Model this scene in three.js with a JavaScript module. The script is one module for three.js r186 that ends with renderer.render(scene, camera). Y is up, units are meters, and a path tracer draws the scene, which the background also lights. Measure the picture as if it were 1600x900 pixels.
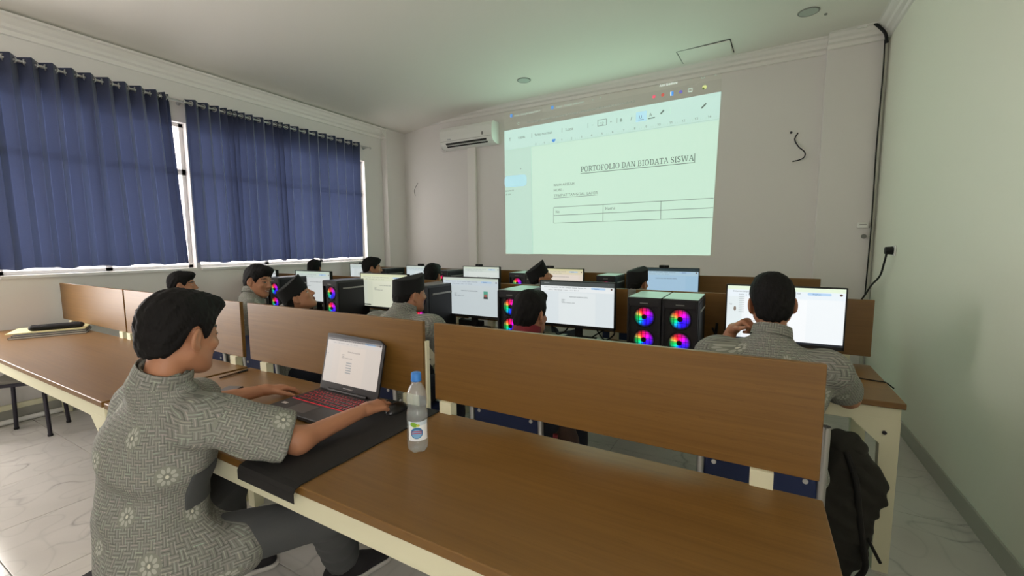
import * as THREE from 'three';
import { RoundedBoxGeometry } from 'three/addons/geometries/RoundedBoxGeometry.js';
import { mergeGeometries, mergeVertices } from 'three/addons/utils/BufferGeometryUtils.js';
import { RectAreaLightUniformsLib } from 'three/addons/lights/RectAreaLightUniformsLib.js';
import { ImprovedNoise } from 'three/addons/math/ImprovedNoise.js';

// ------------------------------------------------------------------ camera, sky, big lights, exposure
const scene = new THREE.Scene();
const camera = new THREE.PerspectiveCamera(67.48, 16 / 9, 0.05, 80);
camera.rotation.set(-0.09978, 0.51158, -0.00496, 'YXZ');
camera.position.set(0, 1.4, 0);

scene.background = new THREE.Color().setRGB(1.0, 0.93, 0.9);   // hazy bright sky outside the windows
scene.backgroundIntensity = 4.5;

RectAreaLightUniformsLib.init();
function areaLight(name, [x, y, z], [tx, ty, tz], w, h, color, intensity) {
  const l = new THREE.RectAreaLight(new THREE.Color().setRGB(...color), intensity, w, h);
  l.name = name; l.position.set(x, y, z); l.lookAt(tx, ty, tz); scene.add(l);
  return l;
}
// daylight entering through the uncurtained window of the left wall (behind the frame's left edge)
areaLight('window_daylight', [-5.1, 1.7, -0.1], [0, 1.7, -0.1], 1.4, 1.85, [1, 0.93, 0.875], 4.5);
// weaker added fill at an invented right-wall window, to brighten the left wall
areaLight('added_side_fill', [0.94, 1.7, 1.2], [-3, 1.7, 1.2], 1.0, 1.5, [1, 0.94, 0.9], 3.0);

const renderer = new THREE.WebGLRenderer({ antialias: true });
renderer.toneMapping = THREE.LinearToneMapping;
renderer.toneMappingExposure = 1.6;
renderer.shadowMap.enabled = true;

// ------------------------------------------------------------------ helpers
let seed = 12345;
const rnd = () => { seed = (seed * 1664525 + 1013904223) >>> 0; return seed / 4294967296; };
const rr = (a, b) => a + (b - a) * rnd();
const V = (x, y, z) => new THREE.Vector3(x, y, z);
const used = {};
function numbered(n) {
  if (!(n in used)) { used[n] = 0; return n; }
  used[n]++;
  return n + '_' + String(used[n]).padStart(3, '0');
}
function shade(o) { o.castShadow = true; o.receiveShadow = true; return o; }
function part(name, geo, mat, parent) {
  const m = shade(new THREE.Mesh(Array.isArray(geo) ? mergeGeometries(geo.map(clean)) : geo, mat));
  m.name = name; parent.add(m); return m;
}
function clean(g) {            // same attribute set before merging
  let q = g.index ? g.toNonIndexed() : g.clone();
  for (const k of Object.keys(q.attributes)) if (!['position', 'normal', 'uv'].includes(k)) q.deleteAttribute(k);
  if (!q.attributes.uv) q.setAttribute('uv', new THREE.BufferAttribute(new Float32Array(q.attributes.position.count * 2), 2));
  return q;
}
function tag(o, label, category, group) {
  o.userData.label = label; o.userData.category = category; if (group) o.userData.group = group; return o;
}
function thing(name, label, category, pos = [0, 0, 0], turn = 0, group) {
  const o = new THREE.Group(); o.name = numbered(name); o.position.set(...pos); o.rotation.y = turn; scene.add(o);
  return tag(o, label, category, group);
}
function single(name, label, category, geo, mat, group) {
  const m = part(numbered(name), geo, mat, scene); return tag(m, label, category, group);
}
function struct(name, geo, mat) {
  const m = part(name, geo, mat, scene); m.userData.kind = 'structure'; return m;
}
// a copy of a thing, its parts and sub-parts
function copyOf(o, label, pos, turn) {
  const c = o.clone(); c.name = numbered(o.name.replace(/_\d\d\d$/, '')); c.userData = { ...o.userData, label };
  c.position.set(...pos); if (turn !== undefined) c.rotation.y = turn; scene.add(c); return c;
}
// box given by its extents, uv in metres (u runs along the longest side of every face)
function bx(x0, x1, y0, y1, z0, z1, bevel = 0, seg = 2) {
  const w = x1 - x0, h = y1 - y0, d = z1 - z0;
  const g = bevel > 0 ? new RoundedBoxGeometry(w, h, d, seg, Math.min(bevel, w / 2.01, h / 2.01, d / 2.01)) : new THREE.BoxGeometry(w, h, d);
  g.translate((x0 + x1) / 2, (y0 + y1) / 2, (z0 + z1) / 2);
  return boxUV(g);
}
function boxUV(g0) {
  const g = g0.index ? g0.toNonIndexed() : g0;
  const p = g.attributes.position, n = p.count, uv = new Float32Array(n * 2);
  const a = V(), b = V(), c = V(), nn = V();
  for (let i = 0; i < n; i += 3) {
    a.fromBufferAttribute(p, i); b.fromBufferAttribute(p, i + 1); c.fromBufferAttribute(p, i + 2);
    nn.copy(b).sub(a).cross(c.sub(a)); const X = Math.abs(nn.x), Y = Math.abs(nn.y), Z = Math.abs(nn.z);
    for (let k = 0; k < 3; k++) {
      const x = p.getX(i + k), y = p.getY(i + k), z = p.getZ(i + k);
      const s = X >= Y && X >= Z ? [z, y] : Y >= Z ? [x, z] : [x, y];
      uv[(i + k) * 2] = s[0]; uv[(i + k) * 2 + 1] = s[1];
    }
  }
  g.setAttribute('uv', new THREE.BufferAttribute(uv, 2));
  return g;
}
const rot = (g, rx, ry = 0, rz = 0, at = [0, 0, 0]) => g.translate(-at[0], -at[1], -at[2]).applyMatrix4(new THREE.Matrix4().makeRotationFromEuler(new THREE.Euler(rx, ry, rz))).translate(...at);
function tube(points, r, seg = 0, sides = 8, closed = false) {
  const c = new THREE.CatmullRomCurve3(points.map((p) => V(...p)), closed, 'catmullrom', 0.5);
  return new THREE.TubeGeometry(c, seg || points.length * 6, r, sides, closed);
}
function bar(a, b, r, sides = 10) {       // straight round bar with closed ends
  const A = V(...a), B = V(...b), g = new THREE.CylinderGeometry(r, r, A.distanceTo(B), sides);
  g.applyQuaternion(new THREE.Quaternion().setFromUnitVectors(V(0, 1, 0), B.clone().sub(A).normalize()));
  return g.translate((A.x + B.x) / 2, (A.y + B.y) / 2, (A.z + B.z) / 2);
}
function extrudeZ(poly, z0, z1) {        // polygon in x,y swept along z
  const s = new THREE.Shape(poly.map((p) => new THREE.Vector2(...p)));
  const g = new THREE.ExtrudeGeometry(s, { depth: z1 - z0, bevelEnabled: false });
  return boxUV(g.translate(0, 0, z0));
}
const extrudeX = (poly, x0, x1) => {     // polygon in (z,y) swept along x
  const s = new THREE.Shape(poly.map((p) => new THREE.Vector2(-p[0], p[1])));
  const g = new THREE.ExtrudeGeometry(s, { depth: x1 - x0, bevelEnabled: false });
  return boxUV(g.rotateY(Math.PI / 2).translate(x0, 0, 0));
};

// ------------------------------------------------------------------ textures
function canvasTex(w, h, draw, srgb = true, repeat) {
  const c = document.createElement('canvas'); c.width = w; c.height = h;
  draw(c.getContext('2d'), w, h);
  const t = new THREE.CanvasTexture(c);
  if (srgb) t.colorSpace = THREE.SRGBColorSpace;
  t.wrapS = t.wrapT = THREE.RepeatWrapping; t.magFilter = THREE.LinearFilter;
  if (repeat) t.repeat.set(...repeat);
  return t;
}
const perlin = new ImprovedNoise();
function noiseTex(w, h, fn, srgb = true, repeat) {
  const d = new Uint8Array(w * h * 4);
  for (let y = 0; y < h; y++) for (let x = 0; x < w; x++) {
    const c = fn(x / w, y / h), i = (y * w + x) * 4;
    d[i] = c[0]; d[i + 1] = c[1]; d[i + 2] = c[2]; d[i + 3] = 255;
  }
  const t = new THREE.DataTexture(d, w, h); t.magFilter = THREE.LinearFilter; t.minFilter = THREE.LinearFilter;
  if (srgb) t.colorSpace = THREE.SRGBColorSpace;
  t.wrapS = t.wrapT = THREE.RepeatWrapping; if (repeat) t.repeat.set(...repeat); t.needsUpdate = true; return t;
}
const tileNoise = (u, v, fu, fv, z) => {   // periodic blend of Perlin noise
  const n = (a, b) => perlin.noise(a * fu, b * fv, z), s = u, t = v;
  return (n(u, v) * (1 - s) + n(u - 1, v) * s) * (1 - t) + (n(u, v - 1) * (1 - s) + n(u - 1, v - 1) * s) * t;
};
// beech laminate: grain runs along u, tile is 1.2 m x 0.6 m
const woodTex = noiseTex(1024, 512, (u, v) => {
  const g = tileNoise(u, v, 3, 60, 1.3) * 0.6 + tileNoise(u, v, 6, 150, 4.1) * 0.5 + tileNoise(u, v, 2, 9, 7.7) * 0.7;
  const pore = tileNoise(u, v, 14, 260, 9.2) > 0.34 ? -9 : 0;
  const k = g * 17 + pore;
  return [116 + k * 0.82, 83 + k * 0.72, 36 + k * 0.5];
}, true, [1 / 1.2, 1 / 0.6]);
const M = {};
const std = (o) => new THREE.MeshStandardMaterial(o), phys = (o) => new THREE.MeshPhysicalMaterial(o);
const rgb = (r, g, b) => new THREE.Color().setRGB(r, g, b, THREE.SRGBColorSpace);
M.wood = std({ map: woodTex, roughness: 0.42 });
M.woodEdge = std({ color: rgb(0.62, 0.45, 0.27), roughness: 0.5 });
M.cream = std({ color: rgb(0.86, 0.85, 0.73), roughness: 0.45 });
const plasterBump = noiseTex(512, 512, (u, v) => { const k = 128 + 60 * tileNoise(u, v, 6, 6, 2.2) + 50 * tileNoise(u, v, 40, 40, 5.5); return [k, k, k]; }, false, [1 / 1.6, 1 / 1.6]);
M.wall = std({ color: rgb(0.885, 0.872, 0.858), roughness: 0.6, bumpMap: plasterBump, bumpScale: 0.002 });
M.wallRight = std({ color: rgb(0.925, 0.93, 0.87), roughness: 0.42, bumpMap: plasterBump, bumpScale: 0.003 });
M.ceiling = std({ color: rgb(0.92, 0.905, 0.875), roughness: 0.75, bumpMap: plasterBump, bumpScale: 0.001 });
M.trim = std({ color: rgb(0.92, 0.91, 0.89), roughness: 0.45 });
M.skirt = std({ color: rgb(0.66, 0.66, 0.62), roughness: 0.35 });
M.grout = std({ color: rgb(0.66, 0.65, 0.62), roughness: 0.8 });
M.upvc = std({ color: rgb(0.93, 0.92, 0.9), roughness: 0.35 });
M.glass = phys({ color: 0xffffff, roughness: 0, transmission: 1, thickness: 0, ior: 1.5 });
M.black = std({ color: rgb(0.075, 0.075, 0.085), roughness: 0.5 });
M.blackGloss = std({ color: rgb(0.05, 0.05, 0.06), roughness: 0.3 });
M.towerSide = phys({ color: rgb(0.05, 0.05, 0.06), roughness: 0.6, specularIntensity: 0.6 });
M.blackMatte = std({ color: rgb(0.08, 0.08, 0.085), roughness: 0.85 });
M.darkMetal = std({ color: rgb(0.16, 0.15, 0.19), roughness: 0.4, metalness: 0.3 });
M.steel = std({ color: rgb(0.74, 0.74, 0.74), roughness: 0.3, metalness: 0.85 });
M.white = std({ color: rgb(0.92, 0.92, 0.9), roughness: 0.4 });
M.grey = std({ color: rgb(0.5, 0.5, 0.48), roughness: 0.5 });
M.navy = std({ color: rgb(0.09, 0.15, 0.31), roughness: 0.75 });

// marble floor tiles, four vein drawings
const marble = [0, 1, 2, 3].map((k) => noiseTex(384, 384, (u, v) => {
  const w = perlin.noise(u * 2.2 + k * 7, v * 2.2, 3.1 + k) * 0.9 + perlin.noise(u * 6 + k, v * 6, 8.3) * 0.25;
  const t = Math.abs(Math.sin((u * (k % 2 ? 1.2 : 0.5) + v * (k > 1 ? 1.4 : 0.9) + w) * 2.6 + k));
  const vein = Math.pow(1 - Math.min(1, t * 3), 3) * Math.max(0, 0.25 + 1.1 * perlin.noise(u * 2.6, v * 2.6, k + 20));
  const thin = Math.pow(1 - Math.min(1, Math.abs(perlin.noise(u * 3.3 + k * 3, v * 3.3, 11 + k)) * 9), 3) * 0.5;
  const cloud = perlin.noise(u * 3 + k, v * 3, 31) * 5;
  const d = Math.max(0, vein) * 46 + thin * 16;
  return [196 + cloud - d, 193 + cloud - d, 187 + cloud - d * 0.95];
}));
M.tiles = marble.map((t) => std({ map: t, roughness: 0.13 }));
// ------------------------------------------------------------------ the room
const XL = -5.17, XR = 1.0, ZF = -5.45, ZB = 2.7;
const ceilY = (x) => (x < -2.6 ? 3.36 - 0.0265 * (x + 2.6) ** 2 : 3.36) + 0.04 * THREE.MathUtils.clamp((x + 2.6) / 3.6, 0, 1);

const floor = struct('floor', bx(XL - 0.3, XR + 0.3, -0.2, -0.008, ZF - 0.3, ZB + 0.3), M.grout);
{
  const T = 0.6, tileG = [0, 1].map(() => {
    const g = new RoundedBoxGeometry(T - 0.003, 0.012, T - 0.003, 1, 0.0015); g.translate(0, -0.006, 0);
    const p = g.attributes.position, uv = new Float32Array(p.count * 2);
    for (let i = 0; i < p.count; i++) { uv[i * 2] = p.getX(i) / T + 0.5; uv[i * 2 + 1] = p.getZ(i) / T + 0.5; }
    g.setAttribute('uv', new THREE.BufferAttribute(uv, 2)); return g;
  });
  let n = 0;
  for (let z = -2.245 - T * 5.5; z < ZB + 0.2; z += T) for (let x = 1.0 - T / 2; x > XL - 0.3; x -= T) {
    const t = part('tile' + (n ? '_' + String(n).padStart(3, '0') : ''), tileG[0], M.tiles[Math.floor(rnd() * 4)], floor);
    t.position.set(x, 0, z); t.rotation.y = Math.floor(rnd() * 4) * Math.PI / 2; t.castShadow = false; n++;
  }
}
{ // ceiling: level over the room, dropping a little towards the window wall
  const pts = []; for (let i = 0; i <= 40; i++) { const x = XL - 0.3 + (XR - XL + 0.6) * i / 40; pts.push([x, ceilY(x)]); }
  struct('ceiling', extrudeZ([...pts, [XR + 0.3, 3.7], [XL - 0.3, 3.7]], ZF - 0.3, ZB + 0.3), M.ceiling);
}
const WT = 0.16;   // wall thickness
const W1 = [-2.36, -0.98], W2 = [-4.70, -2.40], W3 = [-0.86, 0.65], SILL = 1.17, HEAD = 2.66, SILL3 = 0.76;
struct('wall_left', [
  bx(XL - WT, XL, 0, SILL, ZF - 0.2, W3[0]), bx(XL - WT, XL, 0, SILL3, W3[0], ZB + 0.2), bx(XL - WT, XL, HEAD, 3.6, ZF - 0.2, ZB + 0.2),
  bx(XL - WT, XL, SILL, HEAD, ZF - 0.2, W2[0]), bx(XL - WT, XL, SILL, HEAD, W2[1], W1[0]), bx(XL - WT, XL, SILL, HEAD, W1[1], W3[0]), bx(XL - WT, XL, SILL3, HEAD, W3[1], ZB + 0.2),
  bx(XL - 0.01, -5.06, 0, 3.3, ZF - 0.02, -5.05),
], M.wall);
const ADDED_W4 = [0.65, 1.75], ADDED_SILL4 = 0.92, ADDED_HEAD4 = 2.5;  // opening for the added window, out of view behind the camera
struct('wall_right', [bx(XR, XR + WT, 0, 3.6, ZF - 0.2, ADDED_W4[0]), bx(XR, XR + WT, 0, ADDED_SILL4, ...ADDED_W4), bx(XR, XR + WT, ADDED_HEAD4, 3.6, ...ADDED_W4), bx(XR, XR + WT, 0, 3.6, ADDED_W4[1], ZB + 0.2)], M.wallRight);
struct('wall_front', [bx(XL - 0.2, XR + 0.2, 0, 3.6, ZF - WT, ZF), bx(0.53, XR + 0.01, 0, 3.6, ZF - 0.01, ZF + 0.085, 0.006)], M.wall);
struct('wall_back', bx(XL - 0.2, XR + 0.2, 0, 3.6, ZB, ZB + WT), M.wall);

function cornice(name, prof, len0, len1, along) {
  const g = along === 'z' ? extrudeZ(prof, len0, len1) : extrudeX(prof, len0, len1);
  struct(name, g, M.trim);
}
{ // stepped cornices
  const yl = 3.185, P = (x0, s, y) => [[x0, y], [x0 + s * 0.13, y], [x0 + s * 0.13, y - 0.018], [x0 + s * 0.105, y - 0.026], [x0 + s * 0.085, y - 0.05], [x0 + s * 0.06, y - 0.066], [x0 + s * 0.05, y - 0.088], [x0 + s * 0.022, y - 0.1], [x0 + s * 0.018, y - 0.135], [x0, y - 0.14]];
  cornice('trim_1', P(XL, 1, yl), -5.05, ZB, 'z');
  const Q = P(ZF, 1, 3.4).map(([z, y]) => [z, y]);
  cornice('trim_2', Q, -5.06, 0.53, 'x');
  cornice('trim_3', P(ZF + 0.085, 1, 3.41), 0.53, XR, 'x');
  cornice('trim_4', P(XR, -1, 3.42), ZF, ZB, 'z');
  cornice('trim_5', P(-5.05, 1, 3.18), XL, -5.06, 'x');
}
struct('baseboard_right', bx(XR - 0.012, XR, 0, 0.1, ZF, ZB, 0.003), M.skirt);
struct('baseboard_left', bx(XL, XL + 0.012, 0, 0.1, -5.05, ZB, 0.003), M.skirt);
struct('baseboard_front', bx(XL, XR, 0, 0.1, ZF, ZF + 0.012, 0.003), M.skirt);

function windowUnit(n, z0, z1, y0, y1, mull, right) {
  const x0 = right ? XR + 0.075 : XL - 0.13, x1 = x0 + 0.055, f = 0.035;
  const w = new THREE.Group(); w.name = 'window_' + n; w.userData.kind = 'structure'; scene.add(w);
  part('frame', [bx(x0, x1, y0, y0 + f, z0, z1), bx(x0, x1, y1 - f, y1, z0, z1), bx(x0, x1, y0, y1, z0, z0 + f), bx(x0, x1, y0, y1, z1 - f, z1)], M.upvc, w);
  part('transom', bx(x0, x1, 2.14, 2.2, z0, z1), M.upvc, w);
  const zs = [z0 + f]; for (let i = 1; i <= mull; i++) { const z = z0 + (z1 - z0) * i / (mull + 1); part('mullion', bx(x0, x1, y0, y1, z - 0.025, z + 0.025), M.upvc, w); zs.push(z - 0.025, z + 0.025); }
  zs.push(z1 - f);
  for (let i = 0; i < zs.length; i += 2) for (const [a, b] of [[y0 + f, 2.14], [2.2, y1 - f]]) {
    const g = new THREE.PlaneGeometry(zs[i + 1] - zs[i], b - a); g.rotateY(Math.PI / 2); g.translate((x0 + x1) / 2, (a + b) / 2, (zs[i] + zs[i + 1]) / 2); part('pane', g, M.glass, w).castShadow = false;
  }
  part('sill', right ? bx(XR - 0.03, XR + WT, y0 - 0.02, y0 + 0.004, z0, z1) : bx(XL - WT, XL + 0.03, y0 - 0.02, y0 + 0.004, z0, z1), M.trim, w);
}
windowUnit(1, ...W1, SILL, HEAD, 1);
windowUnit(2, ...W2, SILL, HEAD, 2);
windowUnit(3, ...W3, SILL3, HEAD, 1);
windowUnit(4, ...ADDED_W4, ADDED_SILL4, ADDED_HEAD4, 1, true);  // added unseen window, invented to lighten the left wall opposite

// ------------------------------------------------------------------ curtains on a steel rod
const weave = canvasTex(256, 256, (c, w, h) => {
  c.fillStyle = '#343d58'; c.fillRect(0, 0, w, h);
  for (let i = 0; i < 2600; i++) { c.fillStyle = `rgba(${rnd() < 0.5 ? '80,88,120' : '10,12,22'},${0.05 + rnd() * 0.07})`; c.fillRect(rnd() * w, rnd() * h, 1 + rnd() * 14, 1); }
}, true, [4, 4]);
M.curtain = phys({ map: weave, color: 0xffffff, roughness: 0.95, transmission: 0.42, thickness: 0, side: THREE.DoubleSide, sheen: 0.3, sheenColor: new THREE.Color(0.25, 0.28, 0.42), sheenRoughness: 0.6 });
const RODX = -5.075, RODY = 2.845;
function curtain(label, zs, amp, bottom, lean = 0) {     // zs: rod crossings (one eyelet each), folds bulge to alternate sides between them
  const o = thing('curtain', label, 'curtain', [0, 0, 0], 0, 'navy eyelet curtains on the window wall');
  const top = 2.885, N = 9, H = 26, pos = [], uv = [], idx = []; let s = 0, px = null;
  const cols = [];
  for (let i = 0; i < zs.length - 1; i++) for (let k = 0; k < N; k++) {
    const t = k / N, gap = zs[i + 1] - zs[i], dir = i % 2 ? 1 : -1;
    cols.push([zs[i] + gap * (t + 0.08 * Math.sin(t * 6.283)), dir * Math.sin(Math.PI * t), i + t]);
  }
  cols.push([zs.at(-1), 0, zs.length - 1]);
  cols.forEach(([z, b, ph], c) => {
    if (px) s += Math.hypot(z - px[0], (b - px[1]) * amp); px = [z, b];
    for (let r = 0; r <= H; r++) {
      const f = r / H, y = top + (bottom - top) * f + (r === H ? 0.006 * Math.sin(ph * 1.1) + 0.004 * Math.sin(ph * 2.3) : 0);
      const a = amp * (1 - 0.25 * f + 0.2 * f * Math.sin(ph * 0.8 + 2 * f)), sway = 0.012 * f * Math.sin(ph * 0.45 + 1.3) - lean * f * Math.exp(-Math.abs(z - zs[0]) * 2.2);
      pos.push(RODX + b * a, y, z + sway); uv.push(s, y);
      if (c && r) { const A = c * (H + 1) + r; idx.push(A, A - 1, A - H - 2, A, A - H - 2, A - H - 1); }
    }
  });
  const g = new THREE.BufferGeometry(); g.setAttribute('position', new THREE.Float32BufferAttribute(pos, 3)); g.setAttribute('uv', new THREE.Float32BufferAttribute(uv, 2)); g.setIndex(idx); g.computeVertexNormals();
  part('cloth', g, M.curtain, o);
  const eg = new THREE.TorusGeometry(0.021, 0.0055, 8, 18);
  zs.forEach((z, i) => { { const e = part('eyelet', eg, M.steel, o); e.position.set(RODX, RODY, z); e.rotation.y = i % 2 ? 0.5 : -0.5; } });
  return o;
}
const z1 = []; for (let i = 0; i <= 28; i++) z1.push(-2.185 + (i < 4 ? i * 0.03 : 0.09 + (i - 3) * 0.058));
curtain('left navy eyelet curtain reaching out of the frame, with broad regular folds', z1, 0.045, 1.226, 0.075);
const z2 = [-2.32]; { const gaps = [0.115, 0.115, 0.105, 0.075, 0.055, 0.055, 0.085, 0.09, 0.13, 0.11, 0.06, 0.06, 0.1, 0.125, 0.14, 0.135, 0.14, 0.145, 0.145, 0.14, 0.135]; const S = gaps.reduce((a, b) => a + b); gaps.forEach((g) => z2.push(z2.at(-1) - g * 1.11 / S, z2.at(-1) - g * 2.22 / S)); }
curtain('right navy eyelet curtain beside the bright slit, with many narrow crowded folds', z2, 0.036, 1.228, 0.02);
{
  const r = thing('curtain_rod', 'thin steel curtain rod above the navy curtains', 'curtain rod');
  part('rod', bar([RODX, RODY, -4.72], [RODX, RODY, -0.6], 0.011), M.steel, r);
  const f = part('finial', new THREE.SphereGeometry(0.02, 16, 12), M.steel, r); f.position.set(RODX, RODY, -4.73);
  for (const z of [-4.69, -2.305, -0.65]) part('bracket', [bar([XL, RODY, z], [RODX, RODY, z], 0.007), bar([XL, RODY, z], [XL + 0.006, RODY, z], 0.022, 16)], M.steel, r);
}

// ------------------------------------------------------------------ image thrown on the front wall
const SCR = { x0: -3.17, x1: -0.40, y0: 1.25, y1: 3.28 };
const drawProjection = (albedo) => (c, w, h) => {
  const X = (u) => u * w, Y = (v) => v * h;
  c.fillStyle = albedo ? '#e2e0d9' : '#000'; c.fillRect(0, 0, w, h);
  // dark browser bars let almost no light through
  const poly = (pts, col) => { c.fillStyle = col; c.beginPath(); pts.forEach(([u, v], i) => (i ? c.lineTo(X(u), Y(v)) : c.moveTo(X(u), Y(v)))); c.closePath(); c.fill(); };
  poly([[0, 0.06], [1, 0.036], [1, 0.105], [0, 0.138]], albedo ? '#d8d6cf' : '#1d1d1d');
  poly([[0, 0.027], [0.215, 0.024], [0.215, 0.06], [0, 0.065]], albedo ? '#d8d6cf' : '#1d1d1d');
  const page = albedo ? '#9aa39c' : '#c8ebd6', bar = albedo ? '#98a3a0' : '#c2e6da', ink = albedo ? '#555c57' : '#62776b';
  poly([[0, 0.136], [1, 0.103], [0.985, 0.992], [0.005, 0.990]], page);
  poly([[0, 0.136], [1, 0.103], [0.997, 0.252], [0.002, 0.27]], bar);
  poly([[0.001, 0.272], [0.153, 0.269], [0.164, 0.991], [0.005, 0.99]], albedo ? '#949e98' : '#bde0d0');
  const line = (u0, v0, u1, v1, col = ink, lw = 2) => { c.strokeStyle = col; c.lineWidth = lw; c.beginPath(); c.moveTo(X(u0), Y(v0)); c.lineTo(X(u1), Y(v1)); c.stroke(); };
  const text = (s, u, v, px, font = 'sans-serif', col = ink, width, slope = -0.02, style = '') => {
    c.save(); c.translate(X(u), Y(v)); c.rotate(slope); c.font = `${style} ${px}px ${font}`; c.fillStyle = col; c.textBaseline = 'alphabetic';
    if (width) { const m = c.measureText(s).width; c.scale(X(width) / m, 1); } c.fillText(s, 0, 0); c.restore();
  };
  // tabs
  const lit = '#c9dcd2', dim = '#8d9a92';
  c.fillStyle = '#5a8fd0'; for (const [u, v] of [[0.042, 0.04], [0.268, 0.033]]) c.fillRect(X(u) - 12, Y(v) - 13, 22, 26);
  text('kelas - Google Dokumen', 0.058, 0.049, 21, 'sans-serif', lit, 0.135);
  text('Input - Google Dokumen', 0.287, 0.041, 21, 'sans-serif', lit, 0.14);
  text('×', 0.195, 0.045, 26, 'sans-serif', lit); text('×', 0.464, 0.036, 26, 'sans-serif', lit); text('+', 0.5, 0.033, 30, 'sans-serif', lit); text('⌄', 0.015, 0.05, 22, 'sans-serif', lit);
  text('✦', 0.742, 0.025, 24, 'sans-serif', lit); text('Ask Gemini', 0.762, 0.023, 23, 'sans-serif', '#e8f5ee', 0.072, -0.02, 'bold');
  text('–', 0.88, 0.018, 26, 'sans-serif', lit); c.strokeStyle = lit; c.lineWidth = 3; c.strokeRect(X(0.926), Y(0.005), 16, 14); text('×', 0.972, 0.018, 30, 'sans-serif', lit);
  // address bar
  text('←', 0.008, 0.11, 26, 'sans-serif', lit); text('→', 0.04, 0.108, 26, 'sans-serif', dim); c.beginPath(); c.arc(X(0.083), Y(0.1), 9, 0.6, 6); c.strokeStyle = lit; c.stroke();
  text('docs.google.com/document/d/1mYtqjLmR5kKdH2wTzBo4nW8uP/edit?tab=t.0', 0.13, 0.108, 20, 'sans-serif', dim, 0.53, -0.033);
  text('☆', 0.683, 0.083, 24, 'sans-serif', lit);
  const blob = (u, v, col, r = 11) => { c.fillStyle = col; c.beginPath(); c.arc(X(u), Y(v), r, 0, 7); c.fill(); };
  blob(0.74, 0.072, '#d85a6e'); blob(0.776, 0.07, '#b9574d'); c.fillStyle = '#4a90e0'; c.fillRect(X(0.806), Y(0.06), 22, 28); c.fillStyle = '#dfe8ee'; c.fillRect(X(0.806), Y(0.06), 8, 28); blob(0.848, 0.07, '#6b62b8');
  c.strokeStyle = lit; c.lineWidth = 4; c.strokeRect(X(0.878), Y(0.06), 22, 22); blob(0.938, 0.066, '#c8cf8a', 14); blob(0.934, 0.072, '#5b6b3a', 7); text('⋮', 0.975, 0.078, 30, 'sans-serif', lit);
  // toolbar
  text('T', 0.028, 0.208, 34, 'sans-serif'); text('100%', 0.078, 0.204, 25, 'sans-serif', ink, 0.042); text('▾', 0.128, 0.2, 18);
  line(0.157, 0.178, 0.157, 0.208); text('Teks normal', 0.172, 0.2, 26, 'sans-serif', ink, 0.096); text('▾', 0.29, 0.193, 18);
  line(0.318, 0.172, 0.318, 0.2); text('Lora', 0.335, 0.194, 27, 'serif', ink, 0.04); text('▾', 0.42, 0.186, 18);
  line(0.447, 0.165, 0.447, 0.195); text('−', 0.465, 0.19, 28); c.strokeStyle = ink; c.lineWidth = 3; c.strokeRect(X(0.494), Y(0.157), 66, 44); text('12', 0.505, 0.188, 26); text('+', 0.55, 0.187, 30); line(0.582, 0.16, 0.582, 0.19);
  text('B', 0.595, 0.186, 30, 'sans-serif', ink, 0, -0.02, 'bold'); text('I', 0.641, 0.186, 30, 'serif', ink, 0, -0.02, 'italic');
  poly([[0.666, 0.146], [0.712, 0.144], [0.712, 0.2], [0.666, 0.202]], '#a8cfe0'); text('U', 0.679, 0.184, 32, 'sans-serif', '#5f7a86'); line(0.677, 0.192, 0.7, 0.191, '#5f7a86', 3);
  text('A', 0.722, 0.18, 32); line(0.718, 0.192, 0.746, 0.189, '#4f6257', 6); c.save(); c.translate(X(0.776), Y(0.165)); c.rotate(-0.8); c.fillStyle = ink; c.fillRect(-16, -5, 32, 10); c.restore();
  line(0.808, 0.145, 0.808, 0.185, '#a9c9b8'); text('⋮', 0.83, 0.175, 30);
  c.save(); c.translate(X(0.938), Y(0.165)); c.rotate(-0.75); c.fillStyle = ink; c.fillRect(-20, -5, 40, 10); c.restore(); text('▾', 0.965, 0.166, 18);
  // ruler
  line(0.002, 0.27, 0.997, 0.246, '#9db8aa', 3);
  for (let i = -2; i <= 14; i++) {
    const t = (i + 2) / 16, u = i < 1 ? [0.182, 0.227, 0.275][i + 2] : 0.32 + (i - 1) * 0.0492, v = 0.252 - 0.025 * t;
    if (i) text(String(Math.abs(i)), u - 0.006, v + 0.006, 21); for (const k of [-0.018, -0.009, 0.012, 0.02]) line(u + k + 0.006, v + 0.01, u + k + 0.006, v + 0.0, '#9db8aa', 2);
  }
  poly([[0.266, 0.236], [0.284, 0.235], [0.284, 0.246], [0.275, 0.257], [0.266, 0.247]], '#4f86c9');
  line(0.153, 0.272, 0.164, 0.99, '#9fc4b4', 3);
  // side outline
  text('+', 0.09, 0.412, 28); c.fillStyle = '#a9d3dd'; c.beginPath(); c.roundRect(X(0.0), Y(0.445), X(0.128), Y(0.078), 30); c.fill(); text('⋮', 0.1, 0.495, 26, 'sans-serif', '#6f93a8');
  text('dokumen ini', 0.004, 0.553, 19, 'sans-serif', ink, 0.05); text('di sini', 0.006, 0.578, 19, 'sans-serif', ink, 0.033);
  // the document
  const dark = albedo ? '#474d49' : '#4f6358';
  text('PORTOFOLIO DAN BIODATA SISWA', 0.413, 0.463, 56, 'serif', dark, 0.495, -0.009); line(0.413, 0.474, 0.908, 0.468, dark, 4); line(0.911, 0.418, 0.911, 0.47, '#4d5f55', 4);
  text('MUH ARIFAH', 0.276, 0.541, 27, 'sans-serif', ink, 0.108, -0.005); text('HOBI :', 0.276, 0.575, 27, 'sans-serif', ink, 0.052, -0.005); text('TEMPAT TANGGAL LAHIR', 0.276, 0.61, 27, 'sans-serif', ink, 0.222, -0.005); line(0.276, 0.618, 0.498, 0.615, ink, 3);
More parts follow.
